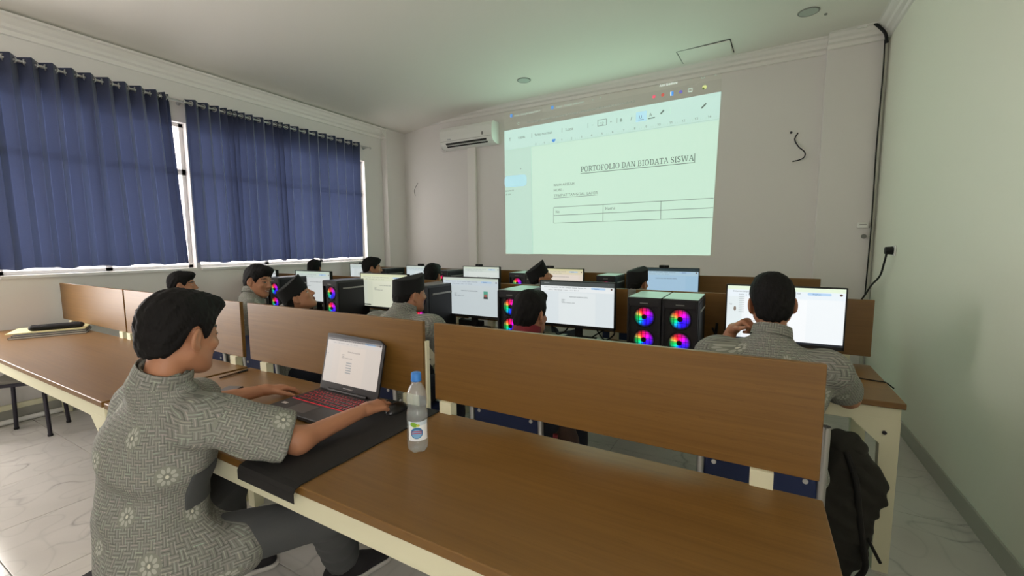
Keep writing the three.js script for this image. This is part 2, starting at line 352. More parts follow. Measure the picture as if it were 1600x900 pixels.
  for (const [a, b] of [[0.679, 0.672], [0.733, 0.725], [0.783, 0.779]]) line(0.277, a, 0.988, b, ink, 3.5);
  for (const u of [0.277, 0.525, 0.782]) line(u, 0.679 - (u - 0.277) * 0.01, u, 0.783 - (u - 0.277) * 0.006, ink, 3.5);
  text('No', 0.287, 0.717, 27); text('Nama', 0.535, 0.711, 29);
};
const projTex = canvasTex(1662, 1218, drawProjection(false)), projPaintedBase = canvasTex(1662, 1218, drawProjection(true));  // light of the projected page also painted into the base colour, paper greyed
{
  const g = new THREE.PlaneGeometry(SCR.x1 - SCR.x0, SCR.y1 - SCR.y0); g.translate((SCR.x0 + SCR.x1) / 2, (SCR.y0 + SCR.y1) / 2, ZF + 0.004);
  M.proj = std({ map: projPaintedBase, roughness: 0.7, emissive: 0xffffff, emissiveMap: projTex, emissiveIntensity: 0.51 });
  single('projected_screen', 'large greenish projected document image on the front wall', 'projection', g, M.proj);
  areaLight('projection_glow', [(SCR.x0 + SCR.x1) / 2, 2.14, ZF + 0.03], [(SCR.x0 + SCR.x1) / 2, 2.14, 0], 2.7, 1.75, [0.5, 0.95, 0.64], 0.66);
}

// ------------------------------------------------------------------ air conditioner with its duct
{
  const o = thing('air_conditioner', 'white split air conditioner high on the front wall beside the projection', 'air conditioner');
  const x0 = -4.16, x1 = -3.25, prof = [[ZF, 2.83], [ZF, 3.125], [ZF + 0.16, 3.125], [ZF + 0.195, 3.11], [ZF + 0.213, 3.07], [ZF + 0.218, 2.98], [ZF + 0.21, 2.905], [ZF + 0.185, 2.865], [ZF + 0.14, 2.84], [ZF + 0.08, 2.83]];
  part('body', extrudeX(prof, x0 + 0.012, x1 - 0.012), M.white, o);
  const capP = prof.map(([z, y]) => [ZF + (z - ZF) * 1.015, 2.977 + (y - 2.977) * 1.015]);
  part('end_cap', extrudeX(capP, x0, x0 + 0.014), M.white, o); part('end_cap', extrudeX(capP, x1 - 0.014, x1), M.white, o);
  const slot = part('outlet', bx(x0 + 0.1, x1 - 0.1, -0.007, 0.007, -0.035, 0.035), M.blackMatte, o); slot.position.set(0, 2.8695, ZF + 0.175); slot.rotation.x = -0.72;
  const lou = part('louvre', bx(x0 + 0.11, x1 - 0.11, -0.003, 0.003, -0.014, 0.014), std({ color: rgb(0.4, 0.4, 0.39), roughness: 0.4 }), o); lou.position.set(0, 2.868, ZF + 0.186); lou.rotation.x = -0.35;
  part('seam', bx(x0 + 0.014, x1 - 0.014, 2.918, 2.921, ZF + 0.2, ZF + 0.2145), M.grey, o);
  part('badge', bx(x1 - 0.17, x1 - 0.14, 2.945, 2.985, ZF + 0.2, ZF + 0.2185, 0.002), M.grey, o);
  part('label_strip', bx(x0 + 0.14, x0 + 0.2, 2.935, 2.95, ZF + 0.2, ZF + 0.2165, 0.002), M.steel, o);
  const d = thing('pipe_duct', 'flat white pipe duct running down the wall below the air conditioner', 'duct');
  part('cover', bx(-3.79, -3.64, 0.1, 2.84, ZF, ZF + 0.045, 0.012), M.trim, d);
  single('drain_hose', 'thin white hose looping beside the left end of the air conditioner', 'hose', tube([[-4.15, 2.84, ZF + 0.06], [-4.2, 2.82, ZF + 0.05], [-4.26, 2.86, ZF + 0.03], [-4.27, 2.93, ZF + 0.02], [-4.22, 2.97, ZF + 0.012], [-4.14, 2.95, ZF + 0.012]], 0.012), M.trim);
}
// ------------------------------------------------------------------ ceiling fittings
function ceilingLight(x, z, label) {
  const y = ceilY(x), o = thing('ceiling_light', label, 'ceiling light', [x, y, z], 0);
  part('rim', new THREE.TorusGeometry(0.075, 0.008, 10, 40).rotateX(Math.PI / 2), M.grey, o);
  part('disc', new THREE.CylinderGeometry(0.072, 0.072, 0.012, 40), std({ color: rgb(0.7, 0.73, 0.7), roughness: 0.5 }), o);
}
ceilingLight(0.315, -4.7, 'round unlit ceiling light near the right wall corner');
ceilingLight(-2.5, -4.77, 'round unlit ceiling light above the left end of the projection');
single('sensor_stud', 'tiny round stud beside the right ceiling light', 'stud', new THREE.CylinderGeometry(0.012, 0.012, 0.01, 16).translate(0.45, ceilY(0.45) - 0.004, -4.82), M.grey);
{
  const o = thing('ceiling_hatch', 'square ceiling hatch with a thin dark outline above the projection', 'hatch', [0, 0, 0]);
  const y = ceilY(-0.5), c = [[-0.8, -4.93], [-0.3, -4.9], [-0.28, -5.24], [-0.78, -5.27]];
  part('panel', bx(-0.785, -0.3, y - 0.004, y + 0.01, -5.25, -4.93), M.ceiling, o);
  for (let i = 0; i < 3; i++) { const a = c[(i + 3) % 4], b = c[(i + 4) % 4]; part('seam', bar([a[0], y - 0.001, a[1]], [b[0], y - 0.001, b[1]], 0.0045, 6), M.darkMetal, o); }
}
// ------------------------------------------------------------------ wires and small wall fittings
const ZW = ZF + 0.006;
single('loose_wire', 'short dark curled wire hanging from the front wall right of the projection', 'wire', tube([[0.335, 2.535, ZW], [0.31, 2.47, ZW + 0.01], [0.345, 2.39, ZW + 0.03], [0.4, 2.33, ZW + 0.03], [0.4, 2.28, ZW + 0.03], [0.36, 2.255, ZW + 0.03], [0.3, 2.245, ZW + 0.03]], 0.006), M.darkMetal);
single('wall_plug', 'tiny dark stud above the curled loose wire', 'stud', new THREE.CylinderGeometry(0.012, 0.012, 0.012, 12).rotateX(Math.PI / 2).translate(0.275, 2.545, ZF + 0.005), M.darkMetal);
single('loose_wire', 'short thin wire sticking out of the wall left of the air conditioner', 'wire', tube([[-4.85, 2.2, ZW], [-4.84, 2.27, ZW + 0.03], [-4.78, 2.32, ZW + 0.07], [-4.7, 2.38, ZW + 0.1]], 0.005), M.grey);
{
  const o = thing('corner_conduit', 'grey conduit running down the front right corner of the room', 'conduit');
  part('pipe', bar([0.972, 0.12, ZF + 0.113], [0.972, 3.28, ZF + 0.113], 0.016), std({ color: rgb(0.74, 0.74, 0.7), roughness: 0.5 }), o);
  part('cable', tube([[0.955, 0.9, ZF + 0.13], [0.962, 1.6, ZF + 0.134], [0.956, 2.3, ZF + 0.13], [0.962, 3.0, ZF + 0.134], [0.957, 3.26, ZF + 0.13]], 0.005), M.blackMatte, o);
  single('cable_bundle', 'thick black cable bundle coming out of the ceiling corner', 'cable', tube([[0.972, 3.22, ZF + 0.15], [0.95, 3.3, ZF + 0.17], [0.9, 3.36, ZF + 0.19], [0.86, 3.4, ZF + 0.2]], 0.013), M.blackMatte);
  single('cable_clip', 'small white clip on the ceiling beside the black cable bundle', 'clip', bx(0.74, 0.81, ceilY(0.77) - 0.02, ceilY(0.77), -5.27, -5.24, 0.004), M.white);
}
{
  const z = ZF + 0.085, o = thing('junction_box', 'small white box on the front wall near the right corner', 'junction box');
  part('box', bx(0.86, 0.945, 1.545, 1.6, z, z + 0.035, 0.006), M.white, o);
  part('slot', bx(0.875, 0.93, 1.578, 1.583, z + 0.03, z + 0.036), M.grey, o);
  part('lead', tube([[0.945, 1.555, z + 0.015], [0.97, 1.55, z + 0.015], [0.985, 1.55, z + 0.012]], 0.004), M.blackMatte, o);
  single('wall_fitting', 'small grey round fitting on the wall below the white box', 'fitting', new THREE.CylinderGeometry(0.018, 0.022, 0.03, 20).rotateX(Math.PI / 2).translate(0.92, 1.465, z + 0.015), M.grey);
  const s = thing('wall_socket', 'white wall socket on the right wall holding a black plug', 'socket');
  part('plate', bx(XR - 0.012, XR, 1.295, 1.38, -4.66, -4.575, 0.005), M.white, s);
  const p = thing('power_plug', 'black round plug with a cable drooping from the right wall socket', 'plug');
  part('plug_body', new THREE.CylinderGeometry(0.03, 0.034, 0.05, 20).rotateZ(Math.PI / 2).translate(XR - 0.038, 1.338, -4.62), M.blackMatte, p);
  part('cable', tube([[XR - 0.05, 1.32, -4.62], [XR - 0.055, 1.24, -4.65], [XR - 0.05, 1.12, -4.78], [XR - 0.06, 1.02, -5.0], [XR - 0.07, 0.9, -5.2], [XR - 0.1, 0.8, -5.3]], 0.0075), M.blackMatte, p);
}
{ // white conduit lying along the window wall
  const o = thing('floor_pipe', 'long white pipe lying on the floor along the window wall, black end', 'pipe');
  part('pipe', bar([-5.1, 0.022, 1.2], [-5.1, 0.022, -1.33], 0.02, 14), M.white, o);
  part('end_plug', bar([-5.1, 0.026, -1.33], [-5.1, 0.026, -1.42], 0.026, 14), M.blackMatte, o);
}
// ------------------------------------------------------------------ desks with wooden privacy panels
// zF: front edge (towards the camera), zB: back edge
function desk(label, x0, x1, zF, zB, panels, supports, legs) {
  const o = thing('computer_desk', label, 'desk');
  part('desktop', bx(x0, x1, 0.724, 0.75, zB, zF, 0.004), M.wood, o);
  part('apron', [bx(x0 + 0.012, x1 - 0.012, 0.655, 0.724, zF - 0.03, zF - 0.012, 0.003), bx(x0 + 0.012, x1 - 0.012, 0.655, 0.724, zB + 0.012, zB + 0.03, 0.003), bx(x0 + 0.012, x0 + 0.03, 0.655, 0.724, zB + 0.03, zF - 0.03), bx(x1 - 0.03, x1 - 0.012, 0.655, 0.724, zB + 0.03, zF - 0.03)], M.cream, o);
  const legGeo = (s, zf, zd) => {                          // sheet leg with a slanting gusset under the apron
    const P = [[0, 0], [0.055 * s, 0], [0.064 * s, 0.565], [0.17 * s, 0.663], [0.17 * s, 0.672], [0, 0.672]];
    return extrudeZ(s > 0 ? P : P.reverse(), zf - zd, zf);
  };
  for (const s of legs) {
    const X = s > 0 ? x0 + 0.011 : x1 - 0.011;
    for (const [a, d] of [[zF - 0.0115, 0.05], [zB + 0.062, 0.05]]) { const l = part('leg', legGeo(s, a, d).translate(X, 0, 0), M.cream, o); if (a > zB + 0.1) part('bolt', bar([X + s * 0.05, 0.615, a], [X + s * 0.05, 0.615, a + 0.006], 0.008, 10), M.darkMetal, l); }
    part('side_rail', bx(Math.min(X, X + s * 0.03), Math.max(X, X + s * 0.03), 0.12, 0.16, zB + 0.062, zF - 0.0615), M.cream, o);
  }
  for (const [a, b] of panels) part('privacy_panel', bx(a, b, 0.795, 1.1, zB - 0.02, zB - 0.001, 0.003), M.wood, o);
  for (const x of supports) part('panel_support', bx(x, x + 0.055, 0.6, 0.86, zB - 0.026, zB - 0.0205, 0.001), M.cream, o);
  for (const x of supports) part('support_foot', bx(x, x + 0.055, 0.6, 0.796, zB - 0.02, zB + 0.011, 0.001), M.cream, o);
  return o;
}
desk('long beech desk in the near row carrying the laptop, black mat and bottle', -2.345, 0.18, -0.685, -1.29, [[-2.34, -1.133], [-1.075, 0.17]], [-2.235, -1.235, -1.045, 0.015], [1, -1]);
desk('long beech desk in the near row beside the window wall with notebooks on it', -5.12, -2.37, -0.685, -1.29, [[-5.1, -3.875], [-3.855, -2.41]], [-4.93, -3.955, -3.835, -2.52], [1, -1]);
desk('long beech desk in the second row ending at the backpack by the right wall', -1.985, 0.565, -2.25, -2.9, [[-1.95, -0.735], [-0.68, 0.565]], [-1.85, -0.85, -0.6, 0.42], [1, -1]);
desk('long beech desk in the second row on the window side of the room', -5.1, -2.03, -2.25, -2.9, [[-5.1, -3.745], [-3.715, -2.05]], [-5.0, -3.85, -3.6, -2.2], [1, -1]);
desk('long beech desk in the front row under the projection, right part', -2.02, 0.5, -3.83, -4.455, [[-2.0, -0.775], [-0.745, 0.5]], [-1.9, -0.88, -0.65, 0.37], [1, -1]);
desk('long beech desk in the front row under the projection, window part', -5.1, -2.06, -3.83, -4.455, [[-5.1, -3.6], [-3.57, -2.08]], [-5.0, -3.75, -3.45, -2.25], [1, -1]);
single('edge_strip', 'thin cream upright strip beside the gap right of the laptop panel', 'strip', bx(-1.131, -1.121, 0.6, 1.02, -1.318, -1.3, 0.001), M.cream);

// ------------------------------------------------------------------ screens
function docTexture(w, h, k) {
  return canvasTex(w, h, (c) => {
    c.fillStyle = k.page || '#eef3f4'; c.fillRect(0, 0, w, h);
    const R = (x, y, a, b, col) => { c.fillStyle = col; c.fillRect(x * w, y * h, a * w, b * h); };
    const T = (s, x, y, px, col = '#555b60', font = 'sans-serif', wd) => { c.font = `${px * h}px ${font}`; c.fillStyle = col; if (wd) c.fillText(s, x * w, y * h, wd * w); else c.fillText(s, x * w, y * h); };
    R(0, 0, 1, k.chrome || 0.07, k.chromeCol || '#dfe6df');
    if (k.dark) { T('dokumen', 0.05, 0.045, 0.03, '#c8c8c8'); T('–  □  ×', 0.88, 0.045, 0.035, '#d8d8d8'); }
    const b0 = (k.chrome || 0.07);
    R(0, b0, 1, 0.13, k.bar || '#e6eef2');
    T('◧', 0.015, b0 + 0.05, 0.045, '#4a7fd0'); T('Dokumen tanpa judul    File  Edit  Tampilan  Sisipkan  Format  Alat', 0.05, b0 + 0.045, 0.034, '#70777c'); T('↶ ↷ ▤   100%  |  Teks normal  |  Lora   – 12 +   B I U A', 0.05, b0 + 0.105, 0.036, '#868d92');
    c.fillStyle = '#b4d3f2'; c.beginPath(); c.roundRect(0.7 * w, (b0 + 0.012) * h, 0.19 * w, 0.045 * h, 8); c.fill(); T('Bagikan', 0.74, b0 + 0.047, 0.033, '#3f6390');
    c.fillStyle = '#5b4138'; c.beginPath(); c.arc(0.965 * w, (b0 + 0.035) * h, 0.02 * h, 0, 7); c.fill();
    if (k.side !== false) { R(0, b0 + 0.13, 0.14, 1, k.sideCol || '#e4edef'); T('Tab', 0.02, 0.36, 0.03, '#8a9196'); }
    const px = k.px ?? 0.26, pw = k.pw ?? 0.5; R(px, b0 + 0.15, pw, 1, k.paper || '#f7faf9');
    T(k.title || 'PORTOFOLIO DAN BIODATA SISWA', px + pw * 0.3, k.ty || 0.36, 0.036, '#40474c', 'serif', pw * 0.5);
    (k.lines || ['NAMA :', 'HOBI :', 'TEMPAT TANGGAL LAHIR']).forEach((s, i) => T(s, px + pw * 0.08, (k.ty || 0.36) + 0.07 + i * 0.035, 0.028, '#60676b'));
    if (k.table) { c.strokeStyle = '#8b9296'; c.lineWidth = 1.5; for (let i = 0; i < 5; i++) { R(px + pw * 0.3, 0.5 + i * 0.055, pw * 0.22, 0.022, '#9aa0a2'); } }
    if (k.photo) { const x = k.photo[0], y = k.photo[1]; R(x, y, 0.075, 0.2, '#5fae96'); R(x + 0.008, y + 0.08, 0.058, 0.07, '#b06a62'); R(x, y + 0.15, 0.075, 0.05, '#33363a'); }
    if (k.task) R(0, 0.965, 1, 0.035, '#20242c');
    if (k.corner) R(0.01, 0.94, 0.2, 0.035, '#3c423e');
    if (k.spot) { c.fillStyle = '#8a7d72'; c.beginPath(); c.ellipse(k.spot[0] * w, k.spot[1] * h, 0.012 * w, 0.045 * h, 0, 0, 7); c.fill(); for (let i = 0; i < 9; i++) R(k.spot[0] + 0.035, 0.2 + i * 0.035, 0.05, 0.012, '#b9c0c2'); }
  });
}
const EM = 0.59;
const screenMat = (tex, e) => std({ color: 0x4a4a4a, map: tex, roughness: 0.35, emissive: 0xffffff, emissiveMap: tex, emissiveIntensity: e * EM });
// a monitor: front of the screen at local z = 0, base on the desk
function monitor(label, x, z, w, h, yb, tex, e, turn = 0, group, light) {
  const o = thing('monitor', label, 'monitor', [x, 0.75, z], turn, group), b = 0.007, y0 = yb - 0.75, y1 = y0 + h;
  part('housing', [bx(-w / 2, w / 2, y0, y1, -0.03, -0.002, 0.004), bx(-w * 0.32, w * 0.32, y0 + 0.04, y1 - 0.06, -0.055, -0.028, 0.01)], M.blackMatte, o);
  part('bezel', [bx(-w / 2, w / 2, y0, y0 + 0.018, -0.01, 0.003, 0.001), bx(-w / 2, w / 2, y1 - b, y1, -0.01, 0.003, 0.001), bx(-w / 2, -w / 2 + b, y0, y1, -0.01, 0.003, 0.001), bx(w / 2 - b, w / 2, y0, y1, -0.01, 0.003, 0.001)], M.black, o);
  const g = new THREE.PlaneGeometry(w - 2 * b, h - b - 0.018); g.translate(0, (y0 + 0.018 + y1 - b) / 2, -0.0005); part('display', g, screenMat(tex, e), o);
  part('stand_neck', bx(-0.025, 0.025, 0.008, y0 + 0.1, -0.075, -0.05, 0.004), M.blackMatte, o);
  part('stand_base', bx(-0.11, 0.11, 0, 0.012, -0.13, 0.06, 0.005), M.blackMatte, o);
  if (light) areaLight('monitor_glow', [x, 0.75 + (y0 + y1) / 2, z + 0.012], [x, 0.75 + (y0 + y1) / 2, z + 2], w - 0.03, h - 0.03, [0.92, 0.98, 1], light);
  return o;
}
const LG = 0.2;
monitor('large bright monitor facing the boy in the right corner, dark taskbar below', 0.145, -2.72, 0.552, 0.325, 0.848, docTexture(768, 456, { chromeCol: '#e6f4dc', page: '#f1f6f9', paper: '#f6f9fb', bar: '#e9f2f8', task: true, spot: [0.075, 0.43], px: 0.2, pw: 0.5, ty: 0.58, title: ' ', lines: ['TEMPAT TANGGAL LAHIR'] }), 1.05, 0, '', LG);
monitor('monitor left of the touching computer pair, dark browser bar above a white page', -1.035, -2.72, 0.535, 0.315, 0.84, docTexture(640, 376, { chrome: 0.1, chromeCol: '#4b5150', dark: true, page: '#e2ebee', paper: '#e9f0f1', bar: '#eef3f4', side: false }), 0.95, 0, '', LG);
monitor('monitor showing a document with a small portrait photo at its right', -1.9, -2.72, 0.525, 0.312, 0.843, docTexture(640, 376, { chromeCol: '#d3dfd2', page: '#d6e1e4', paper: '#d6e1e4', bar: '#d3e0e8', px: 0.16, pw: 0.6, photo: [0.745, 0.34] }), 0.82, 0, '', LG);
monitor('yellowish monitor just left of the boy wearing a flat black cap', -2.815, -2.72, 0.57, 0.313, 0.845, docTexture(512, 288, { chromeCol: '#d9dfb4', page: '#dfe3cd', paper: '#e6e9d2', bar: '#dfe4c4', corner: true, sideCol: '#dde2d2' }), 0.82, 0, '', LG);
monitor('pale monitor behind the boy tilting his pointed black cap back', -3.77, -2.72, 0.525, 0.315, 0.842, docTexture(512, 288, { chromeCol: '#cfe2d2', page: '#dbe4e4', paper: '#e3e9e8', bar: '#d8e6e0', px: 0.2, pw: 0.7 }), 0.8, 0, '', LG);
monitor('monitor mostly hidden behind the head of the smiling boy', -4.62, -2.72, 0.53, 0.315, 0.835, docTexture(256, 144, { chromeCol: '#cddcd4', page: '#d6e0de', paper: '#dde6e2' }), 0.75, 0, '');
const ROW3 = [
  ['pale blue monitor in the front row right of the boy in the round cap', -0.71, 0.56, 1.178, { chrome: 0.09, chromeCol: '#2e4044', dark: true, page: '#aed4ee', paper: '#b4d7f0', bar: '#bcdcee', side: false, px: 0.1, pw: 0.7, ty: 0.33, lines: ['NAMA :'] }, 0.8],
  ['pale yellow monitor in the front row right of the pointed cap', -1.8, 0.53, 1.15, { chromeCol: '#ddd9a8', page: '#f0e3d4', paper: '#f2e6da', bar: '#eae0c0', side: false, px: 0.1, pw: 0.8, ty: 0.3 }, 0.85],
  ['white monitor in the front row standing alone below the projection edge', -2.805, 0.515, 1.15, { chromeCol: '#d5e0cc', page: '#dfe9e4', paper: '#e4ece6', bar: '#d9e5dc', side: false, px: 0.15, pw: 0.8, ty: 0.42 }, 0.85],
  ['white monitor in the front row half covered by a dark haired head', -3.7, 0.55, 1.14, { chromeCol: '#d5e0d8', page: '#dce9ec', paper: '#e2eced', bar: '#d6e4e6', side: false }, 0.85],
  ['white monitor in the front row closest to the window wall', -4.78, 0.53, 1.145, { chromeCol: '#d5e0d8', page: '#dde6e6', paper: '#e2eae9', bar: '#d6e4e2' }, 0.8],
];
ROW3.forEach(([label, x, w, top, k, e], i) => {
  monitor(label, x, -4.25, w, 0.32, top - 0.32, docTexture(512, 300, k), e);
  const c = thing('webcam', ['clip-on black webcam on the pale blue front row monitor', 'clip-on black webcam on the pale yellow front row monitor', 'clip-on black webcam on the monitor standing alone below the projection edge', 'clip-on black webcam on the monitor half covered by a dark haired head', 'clip-on black webcam on the front row monitor closest to the window wall'][i], 'webcam', [x + (i === 0 ? -0.03 : i === 1 ? -0.12 : -0.03), top, -4.262]);
  part('camera_body', bx(-0.045, 0.045, 0, 0.024, -0.014, 0.02, 0.008), M.blackMatte, c);
  part('lens', new THREE.CylinderGeometry(0.008, 0.008, 0.004, 16).rotateX(Math.PI / 2).translate(0, 0.012, 0.0215), M.blackGloss, c);
  part('clip', bx(-0.015, 0.015, -0.03, 0.004, -0.03, -0.022), M.blackMatte, c);
});

// ------------------------------------------------------------------ computer towers with lit fans
const fanTex = canvasTex(256, 256, (c) => {
  const g = c.createConicGradient(-Math.PI / 2, 128, 128);
  [[0, '#ff0d6e'], [0.09, '#ff00d8'], [0.2, '#a000ff'], [0.3, '#3a10ff'], [0.47, '#2408ff'], [0.55, '#0070ff'], [0.6, '#00c8f0'], [0.66, '#00d08a'], [0.74, '#10a840'], [0.8, '#c8d060'], [0.86, '#ff7a30'], [0.94, '#ff1838'], [1, '#ff0d6e']].forEach(([t, col]) => g.addColorStop(t, col));
  c.fillStyle = g; c.fillRect(0, 0, 256, 256);
  const q = c.createRadialGradient(128, 128, 60, 128, 128, 128); q.addColorStop(0, 'rgba(0,0,0,0)'); q.addColorStop(0.55, 'rgba(0,0,8,0.25)'); q.addColorStop(1, 'rgba(0,0,10,0.92)'); c.fillStyle = q; c.fillRect(0, 0, 256, 256);
});
M.fan = std({ color: 0x0a0a0a, roughness: 0.4, emissive: 0xffffff, emissiveMap: fanTex, emissiveIntensity: 1.0 });
M.tower = std({ color: rgb(0.05, 0.05, 0.07), roughness: 0.5 });
M.towerTop = std({ color: rgb(0.3, 0.31, 0.3), roughness: 0.28, metalness: 0.2 });
function discUV(g, r) { const p = g.attributes.position, uv = new Float32Array(p.count * 2); for (let i = 0; i < p.count; i++) { uv[2 * i] = p.getX(i) / (2 * r) + 0.5; uv[2 * i + 1] = p.getY(i) / (2 * r) + 0.5; } g.setAttribute('uv', new THREE.BufferAttribute(uv, 2)); return g; }
function makeTower(label, pos) {             // front face at local z = 0, 0.182 wide, 0.355 tall, 0.35 deep
  const o = thing('computer_tower', label, 'computer tower', pos, 0, 'black computer towers with rainbow fans');
  const w = 0.091, h = 0.355;
  part('case', bx(-w, w, 0.012, h - 0.006, -0.35, -0.016, 0.003), M.tower, o);
  part('top_cover', bx(-w, w, h - 0.006, h, -0.35, -0.004, 0.002), M.towerTop, o);
  part('front_frame', [bx(-w, -w + 0.012, 0.012, h - 0.006, -0.016, 0, 0.002), bx(w - 0.012, w, 0.012, h - 0.006, -0.016, 0, 0.002), bx(-w + 0.012, w - 0.012, h - 0.05, h - 0.006, -0.016, 0, 0.002), bx(-w + 0.012, w - 0.012, 0.012, 0.03, -0.016, 0, 0.002)], M.tower, o);
  const sp = part('side_panel', bx(w, w + 0.003, 0.03, h - 0.02, -0.34, -0.02, 0.001), M.towerSide, o);
  part('trim_strip', bx(w + 0.003, w + 0.006, h - 0.075, h - 0.062, -0.31, -0.06, 0.001), M.grey, sp);
  part('badge', bx(-0.022, 0.022, h - 0.034, h - 0.029, -0.001, 0.0012), M.grey, o);
  for (const y of [0.245, 0.115]) {
    const f = part('fan', discUV(new THREE.RingGeometry(0.013, 0.056, 48, 1), 0.056), M.fan, o); f.position.set(0, y, -0.0155);
    part('fan_ring', new THREE.TorusGeometry(0.058, 0.004, 8, 40), M.blackMatte, f);
    part('hub', new THREE.CylinderGeometry(0.014, 0.015, 0.008, 20).rotateX(Math.PI / 2), M.blackMatte, f);
    const grid = []; for (const t of [-0.03, -0.01, 0.012, 0.034]) grid.push(bx(t - 0.001, t + 0.001, -0.06, 0.06, 0.008, 0.0105)); for (const t of [-0.02, 0.008, 0.036]) grid.push(bx(-0.06, 0.06, t - 0.001, t + 0.001, 0.008, 0.0105));
    part('grille', grid, M.blackMatte, f);
  }
  for (const [x, z] of [[-0.07, -0.03], [0.07, -0.03], [-0.07, -0.32], [0.07, -0.32]]) part('foot', new THREE.CylinderGeometry(0.012, 0.014, 0.012, 14).translate(x, 0.006, z), M.blackMatte, o);
  return o;
}
const D = 0.75, tower = makeTower('black tower with two rainbow fans, left one of the touching pair', [-0.524, D, -2.43]);
[
  ['black tower with two rainbow fans, right one of the touching pair', [-0.335, D, -2.43]],
  ['black tower with rainbow fans behind the dark head facing the white page', [-1.385, D, -2.43]],
  ['black tower whose dark side shows right of the boy in the flat cap', [-2.17, D, -2.43]],
  ['black tower beside the face of the boy tilting his cap back', [-3.15, D, -2.43]],
  ['black tower beside the face of the smiling boy', [-3.955, D, -2.43]],
  ['black tower in the front row left of the boy in the round cap', [-1.225, D, -4.0]],
  ['black tower in the front row left of the pointed cap, one fan showing', [-2.19, D, -4.0]],
  ['black tower in the front row left of the monitor standing alone', [-3.2, D, -4.0]],
  ['black tower in the front row between two heads near the window wall', [-4.19, D, -4.0]],
].forEach(([l, p]) => copyOf(tower, l, p));

// cables hanging behind the second row monitors
const cb = (label, pts, r = 0.005) => single('monitor_cable', label, 'cable', tube(pts, r, 40, 8), M.blackMatte);
cb('looping black cables under the dark-barred monitor, left of its stand', [[-1.27, 0.86, -2.8], [-1.24, 0.8, -2.82], [-1.2, 0.765, -2.8], [-1.15, 0.79, -2.83], [-1.12, 0.85, -2.84]]);
cb('crossing black cable under the dark-barred monitor, right of its stand', [[-0.94, 0.86, -2.82], [-0.9, 0.79, -2.82], [-0.85, 0.757, -2.8], [-0.8, 0.8, -2.83], [-0.83, 0.84, -2.84], [-0.9, 0.8, -2.85], [-0.96, 0.757, -2.82]]);
cb('black cable looping right of the stand under the monitor with the portrait photo', [[-1.86, 0.86, -2.82], [-1.8, 0.82, -2.83], [-1.74, 0.85, -2.84], [-1.7, 0.8, -2.83], [-1.66, 0.757, -2.8]]);
cb('black cable right of the touching pair of towers', [[-0.2, 0.9, -2.8], [-0.17, 0.83, -2.83], [-0.13, 0.79, -2.83], [-0.08, 0.757, -2.76]], 0.006);
cb('second black cable right of the touching towers, hanging straight', [[-0.18, 0.92, -2.86], [-0.185, 0.84, -2.86], [-0.18, 0.757, -2.85]], 0.008);
single('power_strip', 'black power strip below the monitor with the portrait photo', 'power strip', bx(-2.08, -1.86, 0.75, 0.8, -2.86, -2.81, 0.006), M.blackMatte);
single('power_strip', 'black power strip right of the touching towers', 'power strip', bx(-0.22, -0.02, 0.75, 0.785, -2.82, -2.77, 0.006), M.blackMatte);

// ------------------------------------------------------------------ chairs
function makeChair(label, x, z, turn = 0) {      // sitter faces -z, backrest towards the camera
  const o = thing('classroom_chair', label, 'chair', [x, 0, z], turn, 'navy student chairs with steel frames');
  part('seat', bx(-0.172, 0.172, 0.43, 0.47, -0.2, 0.2, 0.018), M.navy, o);
  const b = part('backrest', bx(-0.163, 0.163, 0.56, 0.83, 0.19, 0.215, 0.012), M.navy, o);
  for (const s of [-1, 1]) part('back_bolt', bar([s * 0.13, 0.66, 0.215], [s * 0.13, 0.66, 0.219], 0.008), M.steel, b);
  for (const s of [-1, 1]) {
    part('rear_leg', tube([[s * 0.172, 0, 0.25], [s * 0.172, 0.25, 0.215], [s * 0.172, 0.45, 0.2], [s * 0.172, 0.65, 0.21], [s * 0.172, 0.85, 0.225]], 0.0125, 24, 10), M.steel, o);
    part('front_leg', tube([[s * 0.172, 0, -0.22], [s * 0.172, 0.22, -0.19], [s * 0.172, 0.42, -0.17]], 0.0125, 14, 10), M.steel, o);
    part('seat_rail', bar([s * 0.172, 0.425, -0.18], [s * 0.172, 0.425, 0.2], 0.0115), M.steel, o);
  }
  part('cross_bar', [bar([-0.172, 0.2, 0.221], [0.172, 0.2, 0.221], 0.01), bar([-0.172, 0.2, -0.192], [0.172, 0.2, -0.192], 0.01)], M.steel, o);
  return o;
}
const chair = makeChair('navy chair of the boy in the right corner, seen under the near panel', 0.04, -1.78);
[
  ['navy chair under the near panel right of the bottle', -0.92, -1.78],
  ['navy chair seen through the gap between laptop and bottle', -1.74, -1.78],
  ['navy chair of the boy tilting his cap back, seen left of the laptop', -2.68, -1.75],
  ['navy chair of the smiling boy, seen by the gap in the near panels', -3.2, -1.72],
  ['navy chair of the student hidden behind the nearest boy', -4.2, -1.72],
  ['navy chair of the student whose ear shows over the pale monitor', -4.6, -3.3],
  ['navy chair of the front row student nearest the corner column', -3.75, -3.3],
  ['navy chair of the front row student before the half covered monitor', -2.85, -3.3],
  ['navy chair of the front row boy with the pointed cap', -1.62, -3.3],
  ['navy chair of the front row boy with the round cap', -0.8, -3.3],
].forEach(([l, x, z]) => copyOf(chair, l, [x, 0, z]));

